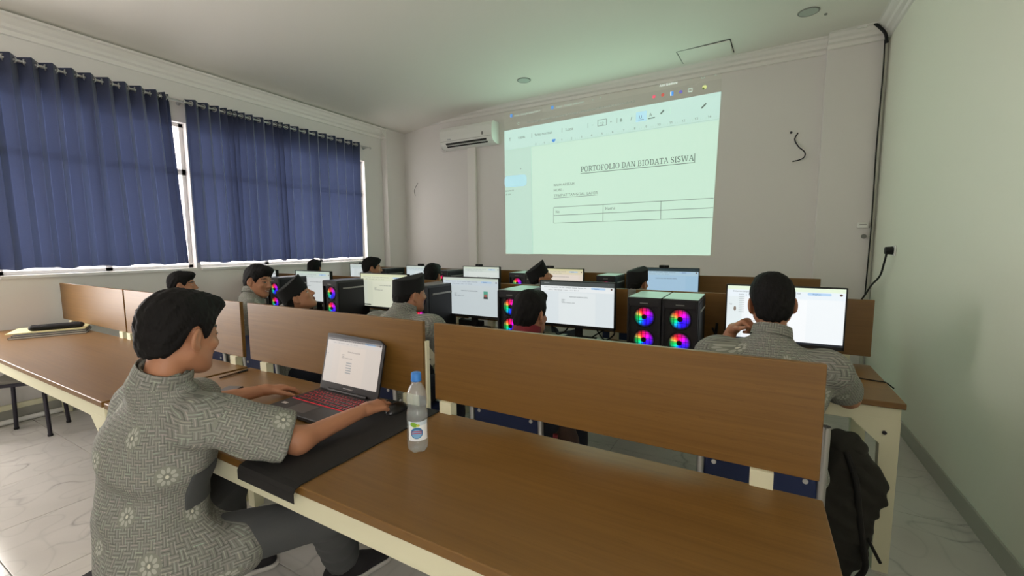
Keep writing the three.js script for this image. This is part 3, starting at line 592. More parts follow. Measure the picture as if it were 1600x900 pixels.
function makeStool(label, x, z, turn, h) {
  const o = thing('stool', label, 'stool', [x, 0, z], turn);
  part('seat', bx(-0.16, 0.16, h - 0.025, h, -0.15, 0.15, 0.01), std({ color: rgb(0.42, 0.41, 0.37), roughness: 0.35 }), o);
  part('seat_rim', [bx(-0.155, 0.155, h - 0.05, h - 0.025, 0.125, 0.145), bx(-0.155, 0.155, h - 0.05, h - 0.025, -0.145, -0.125), bx(-0.155, -0.135, h - 0.05, h - 0.025, -0.125, 0.125), bx(0.135, 0.155, h - 0.05, h - 0.025, -0.125, 0.125)], M.darkMetal, o);
  for (const a of [-1, 1]) for (const b of [-1, 1]) { const l = part('leg', tube([[a * 0.13, h - 0.03, b * 0.12], [a * 0.135, h - 0.06, b * 0.125], [a * 0.15, 0.012, b * 0.14]], 0.0125, 20, 10), M.darkMetal, o); part('foot_cap', bar([a * 0.15, 0, b * 0.14], [a * 0.15, 0.016, b * 0.14], 0.015), M.blackMatte, l); }
  return o;
}
makeStool('dark metal stool with a worn square seat beside the window wall', -4.715, -0.965, 0.96, 0.45);
const st2 = makeStool('black stool under the nearest boy, only its rear edge showing', -1.585, -0.42, 0.2, 0.405); st2.children.forEach((c) => { if (c.name === 'seat') c.material = M.blackMatte; });

// ------------------------------------------------------------------ on the near desks
{ // long black desk mat, falling over the front edge
  const o = thing('desk_mat', 'long black desk mat beside the laptop, hanging over the front desk edge', 'desk mat');
  const prof = [[-1.283, 0.7525], [-1.1, 0.7523], [-0.9, 0.7525], [-0.72, 0.7525], [-0.69, 0.7522], [-0.674, 0.748], [-0.668, 0.738], [-0.668, 0.71]], x0 = -1.315, x1 = -1.05, N = prof.length, t = 0.003;
  const up = prof.map(([z, y], i) => { const a = prof[Math.max(0, i - 1)], b = prof[Math.min(N - 1, i + 1)], L = Math.hypot(b[0] - a[0], b[1] - a[1]); return [z - (b[1] - a[1]) / L * t * 0.9, y + (b[0] - a[0]) / L * t * 0.9]; });
  part('sheet', extrudeX([...prof.map(([z, y]) => [z, y - 0.002]), ...up.reverse()], x0, x1), std({ color: rgb(0.085, 0.08, 0.075), roughness: 0.85 }), o);
}
{ // laptop
  const o = thing('laptop', 'open black laptop with a red backlit keyboard on the near desk', 'laptop', [-1.49, 0.75, -1.09], -0.01);
  const w = 0.179, body = std({ color: rgb(0.105, 0.098, 0.098), roughness: 0.5 });
  part('base', bx(-w, w, 0.003, 0.02, -0.128, 0.128, 0.005), body, o);
  const keyTex = canvasTex(1024, 320, (c, W, H) => {
    c.fillStyle = '#000'; c.fillRect(0, 0, W, H); c.font = '26px sans-serif'; c.textAlign = 'center'; c.textBaseline = 'middle'; c.fillStyle = '#ff2430';
    const rows = ['⎋1234567890-=⌫', '⇥QWERTYUIOP[]\\', '⇪ASDFGHJKL;\'⏎', '⇧ZXCVBNM,./⇧', '⌃⌥⌘     ⌥⌃←↓→'];
    rows.forEach((r, y) => [...r].forEach((ch, i) => c.fillText(ch, (i + 0.5) * W * 0.8 / r.length, (y + 0.5) * H / 5)));
    for (let y = 0; y < 5; y++) for (let i = 0; i < 4; i++) c.fillText('789/456*123-0.+='[y % 4 * 4 + i], W * (0.83 + i * 0.045), (y + 0.5) * H / 5);
  });
  const kb = part('keyboard_well', bx(-0.165, 0.165, 0.0195, 0.0208, -0.1, 0.02), std({ color: rgb(0.22, 0.03, 0.03), roughness: 0.5, emissive: new THREE.Color(0.32, 0.008, 0.015), emissiveIntensity: 1.0 }), o);
  const keyG = new RoundedBoxGeometry(0.0155, 0.003, 0.0185, 1, 0.001), legend = std({ color: rgb(0.1, 0.045, 0.045), roughness: 0.5, emissive: 0xffffff, emissiveMap: keyTex, emissiveIntensity: 1.8 });
  for (let r = 0; r < 5; r++) for (let i = 0; i < 17; i++) {
    const g = keyG.clone(), p = g.attributes.position, uv = g.attributes.uv, U0 = i / 17, V0 = 1 - (r + 1) / 5;
    for (let k = 0; k < p.count; k++) uv.setXY(k, U0 + (p.getX(k) / 0.0155 + 0.5) / 17, V0 + (0.5 - p.getZ(k) / 0.0185) / 5);
    part('key', g, legend, kb).position.set(-0.155 + i * 0.01935, 0.0222, -0.087 + r * 0.0235);
  }
  part('touchpad', bx(-0.075, 0.03, 0.0195, 0.0203, 0.035, 0.105), std({ color: rgb(0.17, 0.155, 0.15), roughness: 0.3 }), o);
  part('sticker', bx(-0.155, -0.125, 0.0195, 0.0202, 0.06, 0.075), M.steel, o);
  part('hinge', bar([-0.12, 0.022, -0.121], [0.12, 0.022, -0.121], 0.008), body, o);
  const lid = new THREE.Group(); lid.name = 'lid'; lid.position.set(0, 0.022, -0.122); lid.rotation.x = -0.235; o.add(lid);
  const s = new THREE.Shape(); s.moveTo(-w, 0); s.lineTo(w, 0); s.lineTo(w, 0.222); s.lineTo(w - 0.03, 0.238); s.lineTo(-w + 0.05, 0.243); s.lineTo(-w, 0.24); s.closePath();
  part('shell', boxUV(new THREE.ExtrudeGeometry(s, { depth: 0.006, bevelEnabled: true, bevelSize: 0.002, bevelThickness: 0.001, bevelSegments: 2 }).translate(0, 0, -0.007)), body, lid);
  const tex = docTexture(1024, 640, { chrome: 0.0001, page: '#ded3c9', paper: '#e3d6ca', bar: '#dcd4ce', sideCol: '#dbd2ca', px: 0.27, pw: 0.46, table: true, ty: 0.28, lines: ['NAMA :', 'HOBI :', 'TEMPAT TANGGAL LAHIR :'] });
  const g = new THREE.PlaneGeometry(0.338, 0.19); g.translate(-0.002, 0.128, 0.0012);
  part('display', g, screenMat(tex, 0.8), lid);
  part('title_bar', new THREE.PlaneGeometry(0.338, 0.016).translate(-0.002, 0.231 - 0.008, 0.0012), std({ color: 0x050505, roughness: 0.3, emissive: new THREE.Color(0.035, 0.034, 0.036), emissiveIntensity: 1 }), lid);
  part('brand_mark', bx(-0.03, 0.03, 0.016, 0.0195, 0.0002, 0.0013), M.steel, lid);
  areaLight('laptop_glow', [-1.503, 0.9, -1.222], [-1.503, 1.05, -0.6], 0.32, 0.18, [1, 0.94, 0.88], 0.3);
}
{ // mouse on the mat
  const o = thing('computer_mouse', 'black computer mouse under the right hand of the nearest boy', 'mouse', [-1.2, 0.7552, -1.205], 0.12);
  const g = new THREE.SphereGeometry(1, 32, 20, 0, Math.PI * 2, 0, Math.PI / 2).scale(0.031, 0.032, 0.056); part('shell', g, M.blackGloss, o);
  part('wheel', new THREE.CylinderGeometry(0.007, 0.007, 0.006, 16).rotateZ(Math.PI / 2).translate(0, 0.028, -0.03), M.grey, o);
  part('skirt', new THREE.CylinderGeometry(1, 1, 0.003, 32).scale(0.0315, 1, 0.0565).translate(0, 0.0015, 0), M.blackMatte, o);
}
{ // water bottle
  const o = thing('water_bottle', 'clear plastic water bottle with a blue cap and label', 'bottle', [-0.912, 0.75, -1.005], 0.55);
  const pet = phys({ color: rgb(0.96, 0.98, 0.98), roughness: 0.16, transmission: 0.86, thickness: 0, ior: 1.5, side: THREE.DoubleSide });
  const P = [[0.001, 0.012], [0.012, 0.006], [0.022, 0.0], [0.027, 0.002], [0.0315, 0.012], [0.0325, 0.03], [0.0325, 0.075], [0.0325, 0.115], [0.0318, 0.126], [0.0295, 0.134], [0.0285, 0.14], [0.0295, 0.146], [0.0312, 0.153], [0.0315, 0.165], [0.0295, 0.186], [0.0245, 0.202], [0.0175, 0.214], [0.0135, 0.22], [0.0125, 0.228]];
  const prof = new THREE.SplineCurve(P.map((p) => new THREE.Vector2(...p))).getPoints(90);
  const lg = new THREE.LatheGeometry(prof, 48), lp = lg.attributes.position;
  for (let i = 0; i < lp.count; i++) { const y = lp.getY(i), a = Math.atan2(lp.getZ(i), lp.getX(i)), r = Math.hypot(lp.getX(i), lp.getZ(i)); let k = 1; if (y < 0.012) k += 0.0; const petal = y < 0.03 && r > 0.012 ? 0.0035 * (0.5 + 0.5 * Math.cos(a * 5)) : 0; lp.setY(i, y + (y < 0.02 && r < 0.03 ? petal : 0)); if (y > 0.05 && y < 0.11) k -= 0.006 * (0.5 + 0.5 * Math.sin(y * 520)); lp.setX(i, lp.getX(i) * k); lp.setZ(i, lp.getZ(i) * k); }
  lg.computeVertexNormals(); part('shell', lg, pet, o);
  part('cap', new THREE.LatheGeometry([[0.0005, 0.253], [0.0135, 0.253], [0.0155, 0.25], [0.016, 0.232], [0.0165, 0.23], [0.0165, 0.226], [0.0135, 0.226]].map((p) => new THREE.Vector2(...p)), 36), std({ color: rgb(0.22, 0.5, 0.82), roughness: 0.4 }), o);
  const lt = canvasTex(512, 512, (c, w, h) => {
    c.fillStyle = '#cfdfe8'; c.fillRect(0, 0, w, h); c.fillStyle = '#eef4f6'; c.fillRect(0, h * 0.2, w, h * 0.8);
    c.fillStyle = '#86b83c'; c.beginPath(); c.ellipse(150, 80, 90, 60, 0.3, 0, 7); c.fill(); c.fillStyle = '#c6cf4a'; c.beginPath(); c.ellipse(250, 100, 45, 32, 0, 0, 7); c.fill();
    c.fillStyle = '#3b77ad'; c.beginPath(); c.ellipse(220, 300, 150, 150, 0, 0, 7); c.fill(); c.fillStyle = '#7fb2d8'; c.beginPath(); c.ellipse(220, 320, 120, 110, 0, 0, 7); c.fill();
    c.strokeStyle = '#c23b44'; c.lineWidth = 22; for (const y of [265, 315]) { c.beginPath(); c.moveTo(90, y + 10); c.quadraticCurveTo(200, y - 30, 340, y); c.stroke(); }
  });
  part('label', new THREE.CylinderGeometry(0.0331, 0.0331, 0.062, 40, 1, true, -0.75, 2.0).translate(0, 0.073, 0), std({ map: lt, roughness: 0.4, side: THREE.DoubleSide }), o);
}
{ // pen, phone, notebooks
  const o = thing('pen', 'thin dark pen lying on the desk left of the laptop', 'pen');
  part('barrel', bar([-2.27, 0.755, -1.1], [-2.285, 0.755, -1.2], 0.004), std({ color: rgb(0.32, 0.22, 0.14), roughness: 0.4 }), o); part('grip', bar([-2.283, 0.755, -1.19], [-2.292, 0.755, -1.245], 0.0047), M.blackMatte, o);
  const p = thing('phone', 'black phone lying flat behind the arm of the nearest boy', 'phone', [-2.03, 0.75, -0.995], 0.4);
  part('case', bx(-0.037, 0.037, 0, 0.009, -0.075, 0.075, 0.004), M.blackMatte, p); part('glass', bx(-0.034, 0.034, 0.0085, 0.0096, -0.071, 0.071), M.blackGloss, p);
  const book = (label, pos, turn, w, d, h, cover, name = 'notebook') => {
    const b = thing(name, label, 'notebook', pos, turn);
    part('cover', [bx(-w, w, 0, 0.0025, -d, d), bx(-w, w, h - 0.0025, h, -d, d), bx(-w, -w + 0.003, 0.0025, h - 0.0025, -d, d)], cover, b);
    part('pages', bx(-w + 0.003, w - 0.004, 0.0025, h - 0.0025, -d + 0.004, d - 0.004), std({ color: rgb(0.86, 0.85, 0.8), roughness: 0.8 }), b); return b;
  };
  const T = 1.18;
  book('grey-edged dark notebook at the bottom of the pile by the window wall', [-4.6, 0.75, -1.1], T, 0.2, 0.14, 0.014, std({ color: rgb(0.3, 0.29, 0.29), roughness: 0.5 }));
  book('thin black notebook lying second in the pile by the window wall', [-4.6, 0.764, -1.105], T + 0.03, 0.19, 0.135, 0.012, M.black);
  book('open-topped cream notebook lying highest in the pile by the window wall', [-4.66, 0.776, -1.11], T - 0.04, 0.205, 0.14, 0.008, std({ color: rgb(0.93, 0.89, 0.68), roughness: 0.6 }));
  const pc = thing('pencil_case', 'black soft pencil case lying on the cream notebook', 'pencil case', [-4.575, 0.784, -1.12], T);
  const pg = new THREE.CapsuleGeometry(0.024, 0.25, 8, 20).rotateZ(Math.PI / 2).scale(1, 0.85, 1.5).translate(0, 0.0205, 0); part('pouch', pg, M.blackMatte, pc);
  part('zip', bar([-0.13, 0.041, 0], [0.12, 0.041, 0], 0.003), M.darkMetal, pc);
  single('red_pen', 'small red pen beside the end of the pencil case', 'pen', bar([-4.74, 0.755, -1.33], [-4.72, 0.755, -1.22], 0.005), std({ color: rgb(0.62, 0.16, 0.13), roughness: 0.4 }));
}
{ // mouse of the boy in the right corner, with its cable
  const o = thing('computer_mouse', 'small black mouse under the hand on the right desk end', 'mouse', [0.4, 0.75, -2.5], 0.3);
  part('shell', new THREE.SphereGeometry(1, 28, 16, 0, Math.PI * 2, 0, Math.PI / 2).scale(0.03, 0.03, 0.052), M.blackMatte, o);
  single('mouse_cable', 'thin dark cable lying across the right desk end', 'cable', tube([[0.39, 0.757, -2.55], [0.42, 0.754, -2.6], [0.47, 0.753, -2.58], [0.53, 0.753, -2.565], [0.56, 0.752, -2.56], [0.59, 0.73, -2.55]], 0.003), M.blackMatte);
}
// ------------------------------------------------------------------ soft shapes: distance fields meshed into one smooth surface
const smin = (a, b, k) => { const h = Math.max(k - Math.abs(a - b), 0) / k; return Math.min(a, b) - h * h * k * 0.25; };
function cone(a, b, ra, rb) {                 // tapered capsule
  const [ax, ay, az] = a, bx_ = b[0] - ax, by = b[1] - ay, bz = b[2] - az, L = bx_ * bx_ + by * by + bz * bz || 1e-9;
  return (x, y, z) => {
    const px = x - ax, py = y - ay, pz = z - az; let h = (px * bx_ + py * by + pz * bz) / L; h = h < 0 ? 0 : h > 1 ? 1 : h;
    return Math.hypot(px - bx_ * h, py - by * h, pz - bz * h) - (ra + (rb - ra) * h);
  };
}
function ell(c, r, q) {                        // ellipsoid
  const m = q ? new THREE.Matrix4().makeRotationFromQuaternion(q.clone().invert()).elements : null;
  return (x, y, z) => {
    let px = x - c[0], py = y - c[1], pz = z - c[2];
    if (m) { const a = m[0] * px + m[4] * py + m[8] * pz, b = m[1] * px + m[5] * py + m[9] * pz, d = m[2] * px + m[6] * py + m[10] * pz; px = a; py = b; pz = d; }
    const k0 = Math.hypot(px / r[0], py / r[1], pz / r[2]), k1 = Math.hypot(px / (r[0] * r[0]), py / (r[1] * r[1]), pz / (r[2] * r[2]));
    return k1 < 1e-9 ? -Math.min(...r) : k0 * (k0 - 1) / k1;
  };
}
const blend = (list, k) => (x, y, z) => { let d = list[0](x, y, z); for (let i = 1; i < list.length; i++) d = smin(d, list[i](x, y, z), k); return d; };
const carve = (f, g, k = 0.006) => (x, y, z) => -smin(-f(x, y, z), g(x, y, z), k);
const within = (f, m, org) => {                // field of a local frame evaluated in the world
  const e = new THREE.Matrix4().copy(m).invert().elements;
  return (x, y, z) => f(e[0] * x + e[4] * y + e[8] * z + e[12], e[1] * x + e[5] * y + e[9] * z + e[13], e[2] * x + e[6] * y + e[10] * z + e[14]);
};
function surface(f, lo, hi, cell, colour) {    // surface nets
  const n = [0, 1, 2].map((i) => Math.ceil((hi[i] - lo[i]) / cell) + 2), [nx, ny, nz] = n;
  const val = new Float32Array(nx * ny * nz), at = new Int32Array(nx * ny * nz).fill(-1), pos = [], idx = [];
  for (let k = 0, i = 0; k < nz; k++) for (let j = 0; j < ny; j++) for (let h = 0; h < nx; h++, i++) val[i] = f(lo[0] + h * cell, lo[1] + j * cell, lo[2] + k * cell);
  const S = [1, nx, nx * ny], off = [0, 1, nx, nx + 1, S[2], S[2] + 1, S[2] + nx, S[2] + nx + 1], ED = [[0, 1], [2, 3], [4, 5], [6, 7], [0, 2], [1, 3], [4, 6], [5, 7], [0, 4], [1, 5], [2, 6], [3, 7]];
  for (let k = 0; k < nz - 1; k++) for (let j = 0; j < ny - 1; j++) for (let h = 0; h < nx - 1; h++) {
    const i = h + j * nx + k * S[2]; let m = 0; for (let c = 0; c < 8; c++) if (val[i + off[c]] < 0) m |= 1 << c;
    if (m === 0 || m === 255) continue;
    let X = 0, Y = 0, Z = 0, N = 0;
    for (const [a, b] of ED) { const va = val[i + off[a]], vb = val[i + off[b]]; if (va < 0 === vb < 0) continue; const t = va / (va - vb); X += (a & 1) + ((b & 1) - (a & 1)) * t; Y += ((a >> 1) & 1) + (((b >> 1) & 1) - ((a >> 1) & 1)) * t; Z += (a >> 2) + ((b >> 2) - (a >> 2)) * t; N++; }
    at[i] = pos.length / 3; pos.push(lo[0] + (h + X / N) * cell, lo[1] + (j + Y / N) * cell, lo[2] + (k + Z / N) * cell);
  }
  for (let k = 1; k < nz - 1; k++) for (let j = 1; j < ny - 1; j++) for (let h = 1; h < nx - 1; h++) {
    const i = h + j * nx + k * S[2];
    for (let a = 0; a < 3; a++) {
      const s0 = val[i] < 0, s1 = val[i + S[a]] < 0; if (s0 === s1) continue;
      const u = S[(a + 1) % 3], v = S[(a + 2) % 3], q = [at[i], at[i - u], at[i - u - v], at[i - v]];
      if (s0) idx.push(q[0], q[1], q[2], q[0], q[2], q[3]); else idx.push(q[0], q[2], q[1], q[0], q[3], q[2]);
    }
  }
  const g = new THREE.BufferGeometry(); g.setAttribute('position', new THREE.Float32BufferAttribute(pos, 3)); g.setIndex(idx); g.computeVertexNormals();
  if (colour) { const c = new Float32Array(pos.length); for (let i = 0; i < pos.length; i += 3) { const q = colour(pos[i], pos[i + 1], pos[i + 2]); c[i] = q[0]; c[i + 1] = q[1]; c[i + 2] = q[2]; } g.setAttribute('color', new THREE.BufferAttribute(c, 3)); }
  return g;
}
function bounds(pts, pad) { const lo = [9, 9, 9], hi = [-9, -9, -9]; for (const p of pts) for (let i = 0; i < 3; i++) { lo[i] = Math.min(lo[i], p[i] - pad); hi[i] = Math.max(hi[i], p[i] + pad); } return [lo, hi]; }

// ------------------------------------------------------------------ cloth and skin
const batik = canvasTex(1024, 1024, (c, w, h) => {
  c.fillStyle = '#7e807a'; c.fillRect(0, 0, w, h);
  const N = 26, s = w / N;
  for (let y = 0; y < N; y++) for (let x = 0; x < N; x++) {
    const hor = (x + y) % 2;
    for (let i = 0; i < 4; i++) {
      const a = (i + 0.5) * s / 4, jit = rr(-1.5, 1.5);
      c.strokeStyle = i % 2 ? `rgba(${170 + rr(-12, 12)},${172 + rr(-12, 12)},164,${0.35 + rnd() * 0.5})` : `rgba(72,76,72,${0.25 + rnd() * 0.4})`;
      c.lineWidth = i % 2 ? 3.8 : 3.6; c.beginPath();
      if (hor) { c.moveTo(x * s - 6 + rr(-4, 4), y * s + a + jit); c.lineTo(x * s + s + 6 + rr(-4, 4), y * s + a + jit); } else { c.moveTo(x * s + a + jit, y * s - 6 + rr(-4, 4)); c.lineTo(x * s + a + jit, y * s + s + 6 + rr(-4, 4)); }
      c.stroke();
    }
  }
  for (const [X, Y, r] of [[180, 170, 62], [640, 90, 52], [430, 400, 66], [880, 330, 58], [140, 640, 60], [620, 700, 62], [930, 850, 54], [330, 900, 56]]) {
    c.fillStyle = 'rgba(128,132,122,0.9)'; c.beginPath(); c.ellipse(X, Y, r * 1.15, r, 0, 0, 7); c.fill();
    c.fillStyle = 'rgba(168,170,162,0.95)'; for (let k = 0; k < 9; k++) { const a = k * 0.698; c.beginPath(); c.ellipse(X + Math.cos(a) * r * 0.66, Y + Math.sin(a) * r * 0.6, r * 0.26, r * 0.17, a, 0, 7); c.fill(); }
    c.fillStyle = 'rgba(120,124,116,1)'; c.beginPath(); c.arc(X, Y, r * 0.34, 0, 7); c.fill(); c.fillStyle = 'rgba(200,200,186,1)'; c.beginPath(); c.arc(X, Y, r * 0.17, 0, 7); c.fill();
  }
  for (let i = 0; i < 9000; i++) { c.fillStyle = `rgba(${rnd() < 0.5 ? '40,42,40' : '210,210,200'},0.10)`; c.fillRect(rnd() * w, rnd() * h, 2, 2); }
}, true, [2.1, 2.1]);
M.batik = std({ map: batik, color: rgb(0.97, 0.965, 0.95), roughness: 0.92 });
M.maroon = std({ color: rgb(0.13, 0.09, 0.11), roughness: 0.9 });
M.redCloth = std({ color: rgb(0.45, 0.11, 0.15), roughness: 0.85 });
M.trousers = std({ color: rgb(0.27, 0.28, 0.28), roughness: 0.95 });
M.darkTrousers = std({ color: rgb(0.11, 0.12, 0.17), roughness: 0.95 });
const hairBump = noiseTex(256, 256, (u, v) => { const k = 128 + 110 * tileNoise(u, v, 60, 8, 3.3); return [k, k, k]; }, false, [5, 5]);
M.hair = phys({ color: rgb(0.05, 0.043, 0.042), roughness: 0.75, bumpMap: hairBump, bumpScale: 0.0012, specularIntensity: 0.45 });
M.velvet = phys({ color: rgb(0.035, 0.04, 0.045), roughness: 0.95, sheen: 0.5, sheenColor: new THREE.Color(0.05, 0.08, 0.09), sheenRoughness: 0.5 });
M.skin = std({ vertexColors: true, roughness: 0.55 });
M.shoe = std({ color: rgb(0.085, 0.075, 0.085), roughness: 0.8 });
M.sole = std({ color: rgb(0.72, 0.71, 0.68), roughness: 0.7 });
const SK = rgb(0.67, 0.47, 0.35).toArray(), DARK = rgb(0.1, 0.07, 0.06).toArray(), LIP = rgb(0.52, 0.29, 0.25).toArray(), WHT = rgb(0.75, 0.72, 0.68).toArray();

// head in its own frame: face towards -z, centre between the ears
const headField = (() => {
  const base = blend([ell([0, 0.034, 0.012], [0.073, 0.083, 0.092]), ell([0, -0.028, -0.032], [0.0595, 0.084, 0.06]), cone([0.045, -0.05, 0.0], [0.014, -0.094, -0.066], 0.022, 0.019), cone([-0.045, -0.05, 0.0], [-0.014, -0.094, -0.066], 0.022, 0.019), cone([0, -0.05, 0.032], [0, -0.095, 0.04], 0.048, 0.045)], 0.03);
  const face = blend([base, cone([0.014, 0.03, -0.082], [0.036, 0.03, -0.07], 0.01, 0.009), cone([-0.014, 0.03, -0.082], [-0.036, 0.03, -0.07], 0.01, 0.009), ell([0.037, -0.024, -0.064], [0.021, 0.02, 0.021]), ell([-0.037, -0.024, -0.064], [0.021, 0.02, 0.021]), cone([0, 0.012, -0.09], [0, -0.024, -0.108], 0.008, 0.0115), ell([0.012, -0.03, -0.099], [0.009, 0.007, 0.01]), ell([-0.012, -0.03, -0.099], [0.009, 0.007, 0.01])], 0.012);
  const eyes = carve(face, blend([ell([0.031, 0.009, -0.097], [0.017, 0.01, 0.014]), ell([-0.031, 0.009, -0.097], [0.017, 0.01, 0.014])], 0.001), 0.008);
  const rest = blend([eyes, ell([0.031, 0.007, -0.0765], [0.0135, 0.0115, 0.0115]), ell([-0.031, 0.007, -0.0765], [0.0135, 0.0115, 0.0115]), ell([0, -0.055, -0.0905], [0.021, 0.0055, 0.009]), ell([0, -0.0655, -0.0885], [0.018, 0.0062, 0.0095])], 0.004);
  const qe = (s) => new THREE.Quaternion().setFromEuler(new THREE.Euler(-0.15, s * 0.42, 0));
  let ears = (x, y, z) => { const ax = Math.abs(x); return earL(ax, y, z); };
  const earO = ell([0.079, -0.004, 0.012], [0.0085, 0.033, 0.0195], qe(1)), earD = ell([0.0885, -0.001, 0.007], [0.0075, 0.021, 0.0105], qe(1)), lobe = ell([0.0755, -0.032, 0.004], [0.007, 0.01, 0.009]);
  const earL = (x, y, z) => smin(-smin(-earO(x, y, z), earD(x, y, z), 0.005), lobe(x, y, z), 0.008);
  return (x, y, z) => smin(rest(x, y, z), ears(x, y, z), 0.008);
})();
function headColour(x, y, z, smile) {
  const ax = Math.abs(x);
  if (z < -0.055 && Math.hypot((ax - 0.033) / 0.0215, (y - 0.0335 - 0.0016 * Math.sin(ax * 90)) / 0.0045) < 1) return DARK;
  if (z < -0.07 && Math.hypot((ax - 0.031) / 0.013, (y - 0.006) / 0.0042) < 1) return Math.abs(ax - 0.031) < 0.0062 ? DARK : WHT;
  if (z < -0.07 && Math.hypot((ax - 0.031) / 0.0145, (y - 0.0085) / 0.0042) < 1) return DARK;
  if (z < -0.08 && Math.hypot(x / 0.022, (y + 0.06) / 0.0105) < 1) return smile && Math.abs(y + 0.0605) < 0.0035 ? WHT : LIP;
  return SK;
}
const hairline = (z) => { const P = [[-0.12, 0.07], [-0.085, 0.066], [-0.065, 0.05], [-0.048, 0.03], [-0.034, -0.005], [-0.022, -0.008], [-0.008, 0.03], [0.02, 0.032], [0.036, -0.01], [0.06, -0.052], [0.13, -0.07]]; for (let i = 1; i < P.length; i++) if (z < P[i][0]) { const t = Math.max(0, (z - P[i - 1][0]) / (P[i][0] - P[i - 1][0])); return P[i - 1][1] + (P[i][1] - P[i - 1][1]) * t; } return -0.07; };
function hairField(vol, fringe) {
  const top = ell([0, 0.046, 0.014], [0.08 + vol * 0.6, 0.09 + vol, 0.101 + vol * 0.7]), fr = ell([0, 0.098 + vol * 0.4, -0.062], [0.058, 0.03, 0.042 + fringe]), nape = ell([0, -0.015, 0.06], [0.066, 0.07, 0.052]);
  return (x, y, z) => {
    const tuft = 0.0022 * Math.sin(x * 190 + z * 60) * Math.sin(z * 170 + y * 90) + 0.002 * Math.sin(x * 420 + y * 300) * Math.sin(z * 390);
    let d = smin(smin(top(x, y, z), nape(x, y, z), 0.03), fr(x, y, z), 0.03) + tuft;
    const cut = hairline(z - (Math.abs(x) - 0.06) * 0.15) - y + 0.004 * Math.sin(x * 260) + 0.003 * Math.sin(z * 240);
    return -smin(-d, -cut, 0.012);
  };
}
// rimless velvet cap: oval wall, ridge along the top, front a little taller
const capField = (tall = 1) => (x, y, z) => {
  const k = 1 - (y - 0.03) * 0.35, e = (Math.hypot(x / (0.084 * k), (z - 0.008) / (0.106 * k)) - 1) * 0.086;
  const top = 0.062 + (0.07 - Math.abs(x) * 0.22 - (z - 0.008) * 0.2) * tall;
  const a = smin(0, 0, 1e-9) + Math.max(e, y - top, 0.022 - (z + 0.03) * 0.16 - y);
  return a;
};
// hand in its own frame: wrist at the origin, fingers along +z, back of the hand +y, thumb +x
function handField(curl, spread = 0.12) {
  const L = [[0.040, 0.025, 0.021], [0.044, 0.028, 0.022], [0.040, 0.026, 0.021], [0.031, 0.020, 0.019]], X = [0.027, 0.009, -0.009, -0.026], Z = [0.082, 0.085, 0.081, 0.074], list = [], palm = [];
  X.forEach((x, i) => palm.push(cone([x * 0.45, 0, 0.004], [x, 0, Z[i]], 0.0165, 0.0115)));
  palm.push(cone([0.012, -0.006, 0.016], [0.03, -0.008, 0.045], 0.016, 0.013));
  const P = blend(palm, 0.014);
  X.forEach((x, i) => { let p = [x, 0, Z[i]], a = 0; const side = (1.1 - i * 0.75) * spread, f = []; L[i].forEach((l, k) => { a += curl[i][k]; const d = [Math.sin(side) * Math.cos(a), -Math.sin(a), Math.cos(side) * Math.cos(a)], q = p.map((v, n) => v + d[n] * l); f.push(cone(p, q, 0.0092 - k * 0.0009, 0.0083 - k * 0.0009)); p = q; }); list.push(blend(f, 0.003)); });
  { let p = [0.026, -0.008, 0.03]; const f = []; [[0.75, -0.2, 0.63, 0.034], [0.4, -0.3, 0.86, 0.03], [0.15, -0.35, 0.92, 0.024]].forEach(([a, b, c, l], k) => { const n = Math.hypot(a, b, c), q = [p[0] + a / n * l, p[1] + b / n * l, p[2] + c / n * l]; f.push(cone(p, q, 0.0115 - k * 0.001, 0.0105 - k * 0.0012)); p = q; }); list.push(blend(f, 0.005)); }
  return (x, y, z) => { let d = P(x, y, z); for (const f of list) d = smin(d, f(x, y, z), 0.006); return d; };
}
const relaxed = [[0.35, 0.35, 0.25], [0.32, 0.4, 0.28], [0.36, 0.42, 0.3], [0.42, 0.45, 0.3]], fist = [[1.2, 1.5, 0.9], [1.25, 1.5, 0.9], [1.25, 1.5, 0.9], [1.3, 1.5, 0.9]], grip = [[0.3, 0.3, 0.2], [0.28, 0.32, 0.25], [0.5, 0.6, 0.4], [0.6, 0.65, 0.45]];
function frame(org, zdir, ydir, flip) {        // right-handed frame; flip mirrors x for the other hand
  const z = V(...zdir).normalize(), y = V(...ydir).addScaledVector(z, -V(...ydir).dot(z)).normalize(), x = V(0, 0, 0).crossVectors(y, z); if (flip) x.negate();
  return new THREE.Matrix4().makeBasis(x, y, z).setPosition(...org);
}
const lerp3 = (a, b, t) => a.map((v, i) => v + (b[i] - v) * t), add3 = (a, b) => a.map((v, i) => v + b[i]), dist3 = (a, b) => Math.hypot(a[0] - b[0], a[1] - b[1], a[2] - b[2]);

